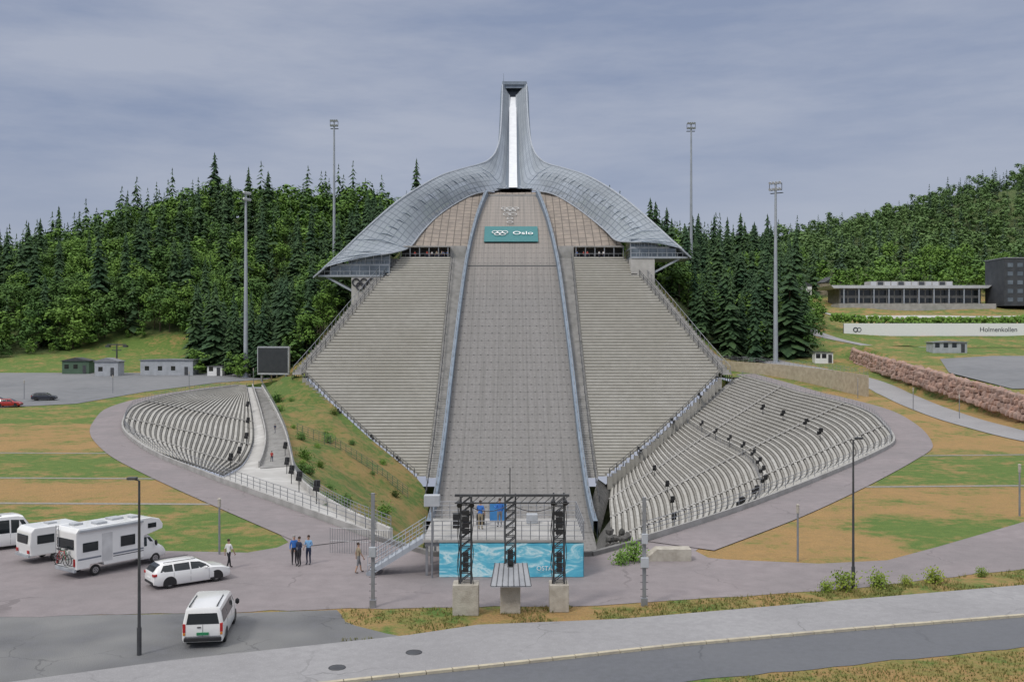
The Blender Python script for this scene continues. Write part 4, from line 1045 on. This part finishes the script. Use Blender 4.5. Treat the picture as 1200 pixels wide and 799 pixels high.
def car(loc,rot,paint,label,grp=None,scale=1):
    r=root('parked_car',label,'car',loc,rot,grp,scale)
    S=[(-2.33,.42,.72,.80,.74,.66),(-2.3,.30,.86,1.0,.82,.70),(-2.05,.22,.95,1.28,.88,.66),(-1.8,.2,.96,1.42,.905,.63),(-1.0,.19,.95,1.475,.915,.635),(0,.19,.94,1.48,.915,.64),(.45,.19,.935,1.42,.915,.63),(.85,.19,.93,1.22,.915,.68),(1.22,.19,.92,.98,.91,.76),(1.8,.2,.85,.9,.89,.76),(2.15,.24,.74,.79,.84,.70),(2.33,.3,.6,.64,.74,.6)]
    lofted(S).build('body',paint,r,smooth=True)
    b=MB()
    for s in (-1,1):
        sidewin(b,S,[(-1.95,1.0),(-1.2,.99),(-1.2,1.36),(-1.72,1.34)],s); sidewin(b,S,[(-1.12,.99),(-.2,.98),(-.2,1.38),(-1.12,1.37)],s); sidewin(b,S,[(-.12,.98),(1.0,.97),(.78,1.16),(.42,1.33),(-.12,1.38)],s)
    b.build('side_window',glass,r,recalc=False)
    b=MB(); b.add([(.47,-.54,1.435),(.47,.54,1.435),(.86,.58,1.24),(.86,-.58,1.24)],[(0,1,2,3)]); b.add([(.86,-.58,1.24),(.86,.58,1.24),(1.24,.65,1.0),(1.24,-.65,1.0)],[(0,1,2,3)]); b.build('windscreen',glass,r,recalc=False)
    b=MB(); b.add([(-2.085,.57,1.27),(-2.085,-.57,1.27),(-1.85,-.53,1.41),(-1.85,.53,1.41)],[(0,1,2,3)]); b.add([(-2.3,.6,1.03),(-2.3,-.6,1.03),(-2.085,-.57,1.28),(-2.085,.57,1.28)],[(0,1,2,3)]); b.build('rear_window',glass,r,recalc=False)
    for s in (-1,1):
        b=MB(); b.box(-2.35,-2.12,min(s*.6,s*.86),max(s*.6,s*.86),.78,.93); b.build('tail_light',red_lens,r,bevel=.02)
        b=MB(); b.box(2.0,2.28,min(s*.52,s*.80),max(s*.52,s*.80),.62,.74); b.build('headlight',white_lens,r,bevel=.02)
        b=MB(); b.blob((.75,s*1.0,1.0),.11,0,0,(.8,1,.8)); b.build('mirror',paint,r,smooth=True)
        b=MB(); b.tube([(-1.7,s*.6,1.5),(.2,s*.6,1.53)],.02,6); b.build('roof_rail',steel_dark,r)
    b=MB(); b.box(-2.36,-2.3,-.26,.26,.56,.67); b.build('licence_plate',paint_white,r)
    b=MB(); b.box(-2.36,-2.2,-.7,.7,.3,.45); b.build('bumper',black,r,bevel=.03)
    b=MB(); b.box(2.2,2.35,-.6,.6,.3,.5); b.build('bumper',black,r,bevel=.03)
    b=MB()
    for x in (-1.16,-.16,.95):
        for s in (-1,1): b.beam((x,s*.918,.3),(x,s*.905,.92),.012,.006)
    b.build('door_seam',black,r)
    arches(r,S,(-1.4,1.42),.33); wheels(r,(-1.4,1.42),.33,.92); return r
def van(loc,rot,label,sz=1.0,grp=None,win=True,scale=1):
    r=root('parked_van',label,'van',loc,rot,grp,scale)
    S=[(-2.45,.40,1.0,1.74*sz,.86,.70),(-2.38,.28,1.06,1.86*sz,.93,.76),(-1,.25,1.06,1.9*sz,.95,.78),(.7,.25,1.06,1.88*sz,.95,.78),(1.05,.25,1.05,1.80*sz,.95,.77),(1.75,.25,1.0,1.14,.93,.80),(2.25,.28,.82,.92,.88,.72),(2.45,.35,.62,.68,.78,.62)]
    lofted(S).build('body',paint_white,r,smooth=True)
    b=MB(); t=1.66*sz
    for s in (-1,1):
        if win: sidewin(b,S,[(-2.2,1.12),(-1.2,1.12),(-1.2,t),(-2.15,t)],s); sidewin(b,S,[(-1.1,1.12),(.15,1.12),(.15,t),(-1.1,t)],s)
        sidewin(b,S,[(.25,1.1),(1.5,1.1),(1.05,t-.08),(.25,t)],s)
    b.build('side_window',glass,r,recalc=False)
    b=MB(); b.add([(1.08,-.62,1.77*sz),(1.08,.62,1.77*sz),(1.76,.68,1.17),(1.76,-.68,1.17)],[(0,1,2,3)]); b.build('windscreen',glass,r,recalc=False)
    b=MB(); b.add([(-2.462,-.74,1.12),(-2.462,.74,1.12),(-2.462,.64,1.62*sz),(-2.462,-.64,1.62*sz)],[(0,1,2,3)]); b.build('rear_window',glass,r,recalc=False)
    for s in (-1,1):
        b=MB(); b.box(-2.475,-2.35,min(s*.77,s*.9),max(s*.77,s*.9),.75,1.15,0); b.box(-2.478,-2.4,min(s*.78,s*.89),max(s*.78,s*.89),.62,.74,1); b.build('tail_light',[red_lens,orange_lens],r,bevel=.015)
        b=MB(); b.box(2.1,2.38,min(s*.5,s*.8),max(s*.5,s*.8),.66,.84); b.build('headlight',white_lens,r,bevel=.02)
        b=MB(); b.blob((1.25,s*1.07,1.2),.15,0,0,(.6,.8,1.1)); b.build('mirror',black,r,smooth=True)
        b=MB(); b.box(-2.3,-.3,min(s*.6,s*.64),max(s*.6,s*.64),1.9*sz-.02,1.94*sz); b.build('roof_rail',steel_dark,r)
    b=MB(); b.box(-2.50,-2.455,-.27,.27,.62,.74); b.build('licence_plate',green_plate if win else paint_white,r)
    b=MB(); b.box(-2.56,-2.35,-.84,.84,.34,.52); b.build('bumper',black,r,bevel=.03)
    b=MB(); b.beam((-2.468,0,.55),(-2.455,0,1.1),.012,.012); b.beam((-2.468,-.8,.56),(-2.468,.8,.56),.012,.012); b.box(-2.48,-2.455,.08,.25,.95,1.0)
    for x in (-1.15,.2,1.15):
        for s in (-1,1): b.beam((x,s*.952,.35),(x,s*.94,1.05),.012,.008)
    b.build('door_seam',black,r)
    arches(r,S,(-1.5,1.55),.34); wheels(r,(-1.5,1.55),.34,.95); return r
x,y=G(219,685.5); car((x-.1,y+.5,.02),R(38),paint_white,'white estate car with roof rails parked on pinkish asphalt',None,.93)
x,y=G(234,758); van((x-.1,y+2.0,.02),R(98),'white passenger van with green plate seen from behind on worn asphalt',1.0,None,True,.95)
x,y=G(6,646); van((x-.6,y+1.0,.02),R(40),'tall white van parked beside the caravan',1.2,None,True,.95)
for (x,y,rt,m,l) in ((-94.5,187,5,red_paint,'red car in the far parking lot'),(-93,198,15,dark_paint,'dark car in the far parking lot'),(-99,191,8,red_paint,'red car at the lot edge')):
    car((x,y,H(x,y)+.08),R(rt),m,l,'cars in the far parking lot')
mx,my=G(120,672); MA=54; MS=.95; mh=root('motorhome','white overcab motorhome with roof vents and rear bicycle rack','motorhome',(mx+.1,my+1.3,.02),R(MA),None,MS)
b=MB(); b.prism([(-3.1,.55),(-3.14,2.75),(-2.95,3.0),(1.9,3.02),(2.55,2.85),(2.8,2.5),(2.78,2.2),(1.7,1.95),(1.45,1.9),(1.45,.55),(-1.3,.55),(-1.35,.75),(-2.2,.75),(-2.25,.55)],-1.12,1.12); b.build('living_body',paint_white,mh,bevel=.05)
CS=[(1.3,.38,1.15,2.0,.98,.82),(1.75,.38,1.15,1.98,.98,.82),(2.0,.36,1.12,1.85,.98,.82),(2.6,.36,1.08,1.25,.95,.80),(3.0,.38,.92,1.02,.9,.74),(3.2,.42,.68,.72,.8,.66)]
lofted(CS).build('cab',paint_white,mh,smooth=True)
b=MB()
for s in (-1,1): sidewin(b,CS,[(1.55,1.2),(2.4,1.18),(2.02,1.72),(1.55,1.78)],s)
b.add([(2.03,-.66,1.83),(2.03,.66,1.83),(2.61,.68,1.29),(2.61,-.68,1.29)],[(0,1,2,3)]); b.build('cab_window',glass,mh,recalc=False)
offw=M('off_white',(.66,.66,.66),None); sg=M('stripe_grey',(.2,.22,.26),None)
for s in (-1,1):
    for (x0,x1,z0,z1) in ((-2.7,-1.7,1.55,2.1),(-.2,.8,1.5,2.15),(1.7,2.3,2.35,2.65)):
        b=MB(); y0,y1=sorted((s*1.115,s*1.15)); b.box(x0,x1,y0,y1,z0,z1); b.build('window',glass,mh,bevel=.03)
    b=MB(); y0,y1=sorted((s*1.115,s*1.128)); b.box(-1.45,-.75,y0,y1,.8,2.5); b.build('door',offw,mh)
    b=MB(); y0,y1=sorted((s*1.118,s*1.126)); b.box(-3.0,-1.5,y0,y1,1.1,1.2); b.box(-.7,1.4,y0,y1,1.1,1.2,0); b.box(-.7,1.4,y0,y1,.98,1.03,1); b.build('stripe',[sg,dark_paint],mh)
    b=MB(); b.blob((2.3,s*1.12,1.35),.16,0,0,(.6,.8,1.3)); b.build('mirror',black,mh,smooth=True)
    b=MB(); b.box(-3.16,-3.08,min(s*.85,s*1.0),max(s*.85,s*1.0),.75,1.2); b.build('tail_light',red_lens,mh,bevel=.01)
for x,y,w in ((-2.3,.3,.3),(-1.2,-.4,.35),(.2,.2,.4),(1.2,-.3,.25)): b=MB(); b.box(x-w,x+w,y-w,y+w,3.0,3.14); b.build('roof_vent',cont_grey,mh,bevel=.03)
b=MB(); b.box(-3.0,1.3,-1.28,-1.13,2.78,2.92); b.build('awning_case',cont_grey,mh,bevel=.02)
b=MB(); b.box(-3.17,-3.12,-.9,.9,1.75,2.35); b.build('rear_window',glass,mh,bevel=.02)
b=MB(); b.box(-3.22,-3.05,-1.05,1.05,.4,.62); b.build('bumper',cont_grey,mh,bevel=.03)
b=MB()
for y in (.65,.95): b.tube([(-3.2,y,.9),(-3.2,y,3.05)],.02,6)
for k in range(7): b.cyl((-3.2,.65,1.0+k*.3),(-3.2,.95,1.0+k*.3),.015,.015,6)
b.build('ladder',steel,mh)
b=MB(); 
for z in (.8,1.25): b.tube([(-3.1,-.8,z),(-3.55,-.8,z),(-3.55,.5,z),(-3.1,.5,z)],.02,6)
b.build('bicycle_rack',steel_dark,mh)
wheels(mh,(-1.78,2.35),.34,1.02)
def bicycle(loc,rot,mat,label):
    r=root('bicycle',label,'bicycle',loc,rot,'bicycles on the motorhome rack',.95)
    for x in (-.52,.52):
        b=MB(); b.torus((x,0,.34),(0,1,0),.32,.022,20,5)
        for k in range(8): a=k*.785; b.cyl((x,0,.34),(x+.3*math.cos(a),0,.34+.3*math.sin(a)),.004,.004,3)
        b.build('wheel',rubber,r)
    b=MB(); b.tube([(-.52,0,.34),(-.2,0,.82),(.36,0,.84),(-.06,0,.32),(-.52,0,.34)],.022,6); b.tube([(-.06,0,.32),(-.22,0,.9)],.02,6); b.tube([(.52,0,.34),(.34,0,.95)],.02,6); b.build('frame',mat,r)
    b=MB(); b.tube([(.38,-.28,.98),(.34,0,.96),(.38,.28,.98)],.016,6); b.build('handlebar',black,r)
    b=MB(); b.box(-.36,-.1,-.07,.07,.9,.95); b.build('saddle',black,r,bevel=.02)
cr_,sr_=math.cos(R(MA))*MS,math.sin(R(MA))*MS
def mhl(x,y,z): return (mh.location.x+x*cr_-y*sr_,mh.location.y+x*sr_+y*cr_,z*MS+.02)
bicycle(mhl(-3.32,-.15,.82),R(MA+90),green_plate,'green bicycle strapped to the motorhome rear rack')
bicycle(mhl(-3.48,-.1,.82),R(MA+270),red_paint,'red bicycle strapped to the motorhome rear rack')
cx,cy=G(48,660); cv=root('caravan','small white boxy camper trailer with dark side window','caravan',(cx,cy+1.2,.02),R(50),None,.95)
b=MB(); b.prism([(-1.7,.5),(-1.78,1.2),(-1.7,2.05),(-1.45,2.3),(1.5,2.3),(1.8,2.0),(1.85,1.1),(1.7,.5)],-1.0,1.0); b.build('body',paint_white,cv,bevel=.07)
for s in (-1,1):
    b=MB(); y0,y1=sorted((s*.995,s*1.02)); b.box(-1.3,-.2,y0,y1,1.25,1.8); b.build('window',glass,cv,bevel=.03)
    b=MB(); b.box(.3,.95,y0,y1-.0,.6,2.05); b.build('door',offw,cv)
    b=MB(); b.box(-1.8,-1.74,min(s*.65,s*.9),max(s*.65,s*.9),.7,.9); b.build('tail_light',red_lens,cv)
b=MB(); b.box(-1.82,-1.74,-.7,.7,1.3,1.85); b.build('rear_window',glass,cv,bevel=.03)
b=MB(); b.box(-1.85,-1.7,-.95,.95,.45,.6); b.build('bumper',cont_grey,cv)
b=MB(); b.box(-.3,.3,-.3,.3,2.3,2.4); b.build('roof_vent',cont_grey,cv)
b=MB(); b.tube([(1.7,-.5,.5),(2.9,0,.48),(1.7,.5,.5)],.04,6); b.build('drawbar',steel_dark,cv)
wheels(cv,(-.1,),.32,1.0)
# ------------------------------------------------------------------ people
skin_mat=M('skin',(.45,.28,.2),(.38,.24,.17),5,.6)
hair_d=M('hair_brown',(.05,.03,.02),None,5,.8); hair_g=M('hair_grey',(.3,.29,.27),None,5,.8)
def cloth(n,c): return M(n,c,None,6,.9)
C={'blue':cloth('cloth_blue',(.04,.16,.5)),'navy':cloth('cloth_navy',(.02,.03,.07)),'white':cloth('cloth_white',(.7,.7,.7)),'khaki':cloth('cloth_khaki',(.3,.25,.17)),'black':cloth('cloth_black',(.02,.02,.025)),'lblue':cloth('cloth_lightblue',(.2,.4,.65)),'red':cloth('cloth_red',(.5,.05,.04)),'grey':cloth('cloth_grey',(.2,.2,.21)),'shoe':cloth('shoe',(.05,.05,.05))}
def person_mesh(step=0.,armb=0.,sleeve=1.18,shorts=None,top='blue',bot='navy'):
    v=[(0,0,.96),(0,0,1.12),(0,0,1.34),(0,0,1.49),(0,-.01,1.58),(0,0,1.69)]; r=[(.15,.11),(.125,.09),(.155,.105),(.05,.05),(.07,.08),(.082,.095)]
    e=[(0,1),(1,2),(2,3),(3,4),(4,5)]
    for s in (-1,1):
        st=step*s; ab=armb*(1 if s>0 else .3)
        o=len(v)
        v+=[(s*.095,-st*.15,.88),(s*.1,-st*.55-.03,.49),(s*.1,-st*1.0+.02,.09),(s*.12,-st*1.0-.16,.035)]; r+=[(.092,.095),(.06,.06),(.042,.042),(.04,.03)]
        e+=[(0,o),(o,o+1),(o+1,o+2),(o+2,o+3)]
        o=len(v)
        ez=1.15; v+=[(s*.175,0,1.41),(s*.235,st*.3,ez),(s*.24,st*.6-.08-ab*.25,.92+ab*.35),(s*.24,st*.7-.10-ab*.3,.84+ab*.4)]; r+=[(.062,.06),(.043,.043),(.027,.03),(.018,.038)]
        e+=[(2,o),(o,o+1),(o+1,o+2),(o+2,o+3)]
        bp=Vector(v[-1]); o2=o+3
        for k,(dy,dz,l) in enumerate(((-.03,-.02,.075),(-.01,-.03,.09),(.01,-.03,.085),(.03,-.02,.07),(-.045,.02,.05))):
            q=len(v); v.append((bp.x-s*.005,bp.y+dy,bp.z+dz*.6-.02)); v.append((bp.x-s*.02,bp.y+dy*1.1,bp.z-l)); r+=[(.009,.009),(.008,.008)]; e+=[(o2,q),(q,q+1)]
    me=bpy.data.meshes.new('p'); me.from_pydata(v,e,[]); o=bpy.data.objects.new('p',me); COL.objects.link(o)
    m=o.modifiers.new('s','SKIN'); m.use_smooth_shade=True
    for i,rr in enumerate(r): me.skin_vertices[0].data[i].radius=rr; me.skin_vertices[0].data[i].use_root=(i==0)
    o.modifiers.new('ss','SUBSURF').levels=1; bpy.context.view_layer.update()
    out=bpy.data.meshes.new_from_object(o.evaluated_get(bpy.context.evaluated_depsgraph_get())); bpy.data.objects.remove(o)
    out.materials.clear()
    for m_ in (skin_mat,C[top],C[bot],C['shoe']): out.materials.append(m_)
    for p in out.polygons:
        c=p.center; arm=abs(c.x)>.19
        if arm and c.z>.7: p.material_index=1 if c.z>sleeve else 0
        elif c.z<.085: p.material_index=3
        elif c.z<1.0: p.material_index=2 if (not shorts or c.z>.45) else 0
        elif c.z<1.47: p.material_index=1
        else: p.material_index=0
        p.use_smooth=True
    return out
def person(loc,rot,label,scale=1.,hair=None,grp=None,**k):
    me=person_mesh(**k); r=root('person',label,'person',loc,rot,grp,scale)
    o=bpy.data.objects.new('body',me); COL.objects.link(o); o.parent=r
    b=MB(); b.blob((0,.018,1.70),.105,.03,0,(.9,1,.95)); b.build('hair',hair or hair_d,r,smooth=True)
    for sx in (-.03,.03): b=MB(); b.blob((sx,-.088,1.66),.012,0,0); b.build('eye',black,r)
    b=MB(); b.blob((0,-.105,1.63),.017,0,0,(.7,1,1.2)); b.build('nose',skin_mat,r)
    for sx in (-.088,.088): b=MB(); b.blob((sx,0,1.645),.022,0,0,(.5,1,1.4)); b.build('ear',skin_mat,r)
    b=MB(); b.box(-.025,.025,-.097,-.085,1.59,1.6); b.build('mouth',red_lens,r)
    return r
def pp(u,v,rot,label,z=0,**k):
    d=(HC-z)*F/(v-VH); return person(((u-600)/F*d,d,z+.02),R(rot),label,**k)
pp(268,667,150,'walking person in white shirt and dark trousers on the plaza',top='white',bot='black',step=.25)
pp(344.5,662,20,'standing person in blue jacket and dark trousers',top='blue',bot='black',sleeve=.95,hair=hair_g)
pp(350.5,664,-40,'standing person in dark jacket beside companions',top='navy',bot='black',sleeve=.95,armb=.6)
pp(361.5,662,-10,'standing person in light blue shirt and navy trousers',top='lblue',bot='navy',armb=.9)
pp(420,672,120,'walking person in khaki shirt and shorts near fence',top='khaki',bot='grey',step=.22,shorts=True)
person((-1.9,60,2.14),R(160),'person in bright blue shirt on the platform deck',top='blue',bot='khaki',armb=.5)
person((-.75,60.8,2.14),R(200),'person in blue jacket leaning on the platform railing',top='blue',bot='grey',sleeve=.95,armb=1.)
pv_=A[50].lerp(S[50],.3); person((pv_.x,pv_.y,pv_.z+.1),R(150),'person in dark clothes walking up the concrete walkway',top='navy',bot='grey',step=.2)
pv_=A[38].lerp(S[38],.4); person((pv_.x,pv_.y,pv_.z+.1),R(30),'person in red shirt on the concrete walkway',top='red',bot='navy',step=.2)
random.seed(9)
base=[]
for k in range(18):
    s=-1 if k<12 else 1
    x=s*random.uniform(17,27.5); zz=prof(262)+.12
    if k<4:
        base.append(person((x,263.3,zz),R(random.uniform(-40,40)),'small figure standing in the gallery below the knoll',grp='visitors in the gallery',top=('red','white','blue','khaki')[k],bot='navy'))
    else: copy_thing(base[k%4],(x,263+random.uniform(0,.8)-.5,zz),R(random.uniform(-60,60)),1.05)
# ------------------------------------------------------------------ plants
def bush_at(x,y,z,h,m,lab,seed,grp='bushes on the verge'):
    r=root('bush',lab,'bush',(x,y,z),0,grp,h)
    rnd=random.Random(seed); b=MB()
    for k in range(420):
        p=Vector((rnd.gauss(0,.26),rnd.gauss(0,.26),abs(rnd.gauss(.4,.25)))); t=Vector((rnd.gauss(0,1),rnd.gauss(0,1),rnd.gauss(0,1))).normalized()*.07; q=t.orthogonal().normalized()*.05
        b.add([p+t,p+q,p-t,p-q],[(0,1,2,3)])
    b.build('foliage',m,r,recalc=False)
    b=MB()
    for k in range(6): a=k*1.05; b.cyl((0,0,0),(.25*math.cos(a),.25*math.sin(a),.5),.015,.006,4)
    b.build('stems',bark,r); return r
for u,v,h in ((990,692,1.15),(1030,689,1.0),(968,694,.7),(1095,684,.95),(1062,686,.6),(742,658,1.3),(728,662,.9),(1150,676,.6)):
    x,y=G(u,v); bush_at(x,y,0,h,bush_m if u>800 else leaf_m,'yellow-green bush on the road verge' if u>800 else 'green shrub at the bowl rim',int(u))
random.seed(31); b0=[bush_at(*bank(30,.4),1.8,pine_m,'rough green shrub on the grass slope',77,'shrubs on the grass slope'),bush_at(*bank(22,.6),1.6,leaf_m,'rough green shrub on the grass slope',78,'shrubs on the grass slope')]
for k in range(34):
    i=random.choice(range(10,64)); s_=random.choice((random.uniform(.04,.14),random.uniform(.2,.95))); p=bank(i,s_); p.z-=.15; copy_thing(b0[k%2],p,random.uniform(0,6),random.uniform(.7,2.2))
b=MB(); random.seed(21)
def tuft(x,y,z,h):
    for k in range(5):
        a=random.uniform(0,6.28); l=h*random.uniform(.5,1.2); dx,dy=math.cos(a)*l*.5,math.sin(a)*l*.5; w=.012+.008*random.random()
        b.add([(x-w*math.sin(a),y+w*math.cos(a),z),(x+w*math.sin(a),y-w*math.cos(a),z),(x+dx,y+dy,z+l)],[(0,1,2)])
cnt=0
lowp=[(u,v) for u,v in low][::-1]; upx=[(-300,845),(200,777),(480,747),(560,735),(730,728),(1000,705),(1200,688),(1500,664)]
while cnt<5200:
    u=random.uniform(400,1230); v0=interp(u,[p[0] for p in lowp],[p[1] for p in lowp])+1; v1=interp(u,[p[0] for p in upx],[p[1] for p in upx])-.5
    if v1<=v0: cnt+=1; continue
    v=random.uniform(v0,v1); x,y=G(u,v)
    if mnoise.noise(Vector((x*.4,y*.4,1)))>-.1: tuft(x,y,0,random.uniform(.05,.2)*(1.3 if u>1000 else 1))
    cnt+=1
for k in range(3200):
    u=random.uniform(820,1230); vb=interp(u,[800,880,1000,1200,1300],[803,793,783,762,751]); v=random.uniform(vb,vb+45); x,y=G(u,v); tuft(x,y,0,random.uniform(.04,.15))
b.build('verge_grass',grassb_m,kind='stuff',label='rough dry grass tufts on the road verges',category='grass',recalc=False)
for u,v in ((395,786),(485,768)):
    x,y=G(u,v); b=MB(); b.cyl((x,y,.118),(x,y,.13),.33,.33,20); b.torus((x,y,.13),(0,0,1),.34,.02,20,4); b.build('manhole_cover',steel_dark,label='round iron manhole cover in the pavement',category='manhole cover',group='manhole covers')
# ------------------------------------------------------------------ camera, light, world
cam=bpy.data.cameras.new('camera'); co=bpy.data.objects.new('camera',cam); COL.objects.link(co)
co.location=(0,0,HC); co.rotation_euler=(R(90),0,0); cam.lens=35; cam.sensor_width=36; cam.clip_end=8000; cam.clip_start=.5
scene.camera=co
sun=bpy.data.lights.new('sun','SUN'); so=bpy.data.objects.new('sun',sun); COL.objects.link(so)
sun.energy=1.5; sun.angle=R(10); sun.color=(1,.95,.88)
az,el=R(-140),R(48)
dirv=Vector((math.sin(az)*math.cos(el),math.cos(az)*math.cos(el),math.sin(el)))
so.rotation_euler=dirv.to_track_quat('Z','Y').to_euler()
w=bpy.data.worlds.new('World'); scene.world=w; w.use_nodes=True; nt=w.node_tree; bg=nt.nodes['Background']; bg.inputs[1].default_value=.115
sky=nd(nt,'ShaderNodeTexSky'); sky.sky_type='NISHITA'; sky.sun_disc=False; sky.sun_elevation=el; sky.sun_rotation=az
tc=nd(nt,'ShaderNodeTexCoord').outputs['Generated']; sx=nd(nt,'ShaderNodeSeparateXYZ'); nt.links.new(tc,sx.inputs[0])
mp=nd(nt,'ShaderNodeMapping'); mp.inputs['Scale'].default_value=(1,1,5.0); mp.inputs['Rotation'].default_value=(0,R(-14),R(20)); nt.links.new(tc,mp.inputs[0])
cf=noise_fac(nt,mp.outputs[0],2.3,8,.38,.64,.6)
cl=mixc(nt,cf,(2.2,2.65,3.8),(3.5,3.8,4.65))
cf2=noise_fac(nt,mp.outputs[0],.9,3,.4,.62)
cl=mixc(nt,mth(nt,'MULTIPLY',cf2,.5),cl,(3.2,3.5,4.4))
hz=nd(nt,'ShaderNodeMapRange'); hz.inputs[1].default_value=.20; hz.inputs[2].default_value=.02; nt.links.new(sx.outputs[2],hz.inputs[0])
cl=mixc(nt,mth(nt,'MULTIPLY',hz.outputs[0],.5),cl,(4.0,4.2,4.85))
zn=nd(nt,'ShaderNodeMapRange'); zn.inputs[1].default_value=.38; zn.inputs[2].default_value=.9; zn.inputs[3].default_value=0; zn.inputs[4].default_value=1; nt.links.new(sx.outputs[2],zn.inputs[0])
cl=mixc(nt,zn.outputs[0],cl,(14.0,14.0,14.2))
fin=mixc(nt,.92,sky.outputs[0],cl); nt.links.new(fin,bg.inputs[0])
scene.view_settings.view_transform='Standard'; scene.view_settings.look='None'; scene.view_settings.exposure=0
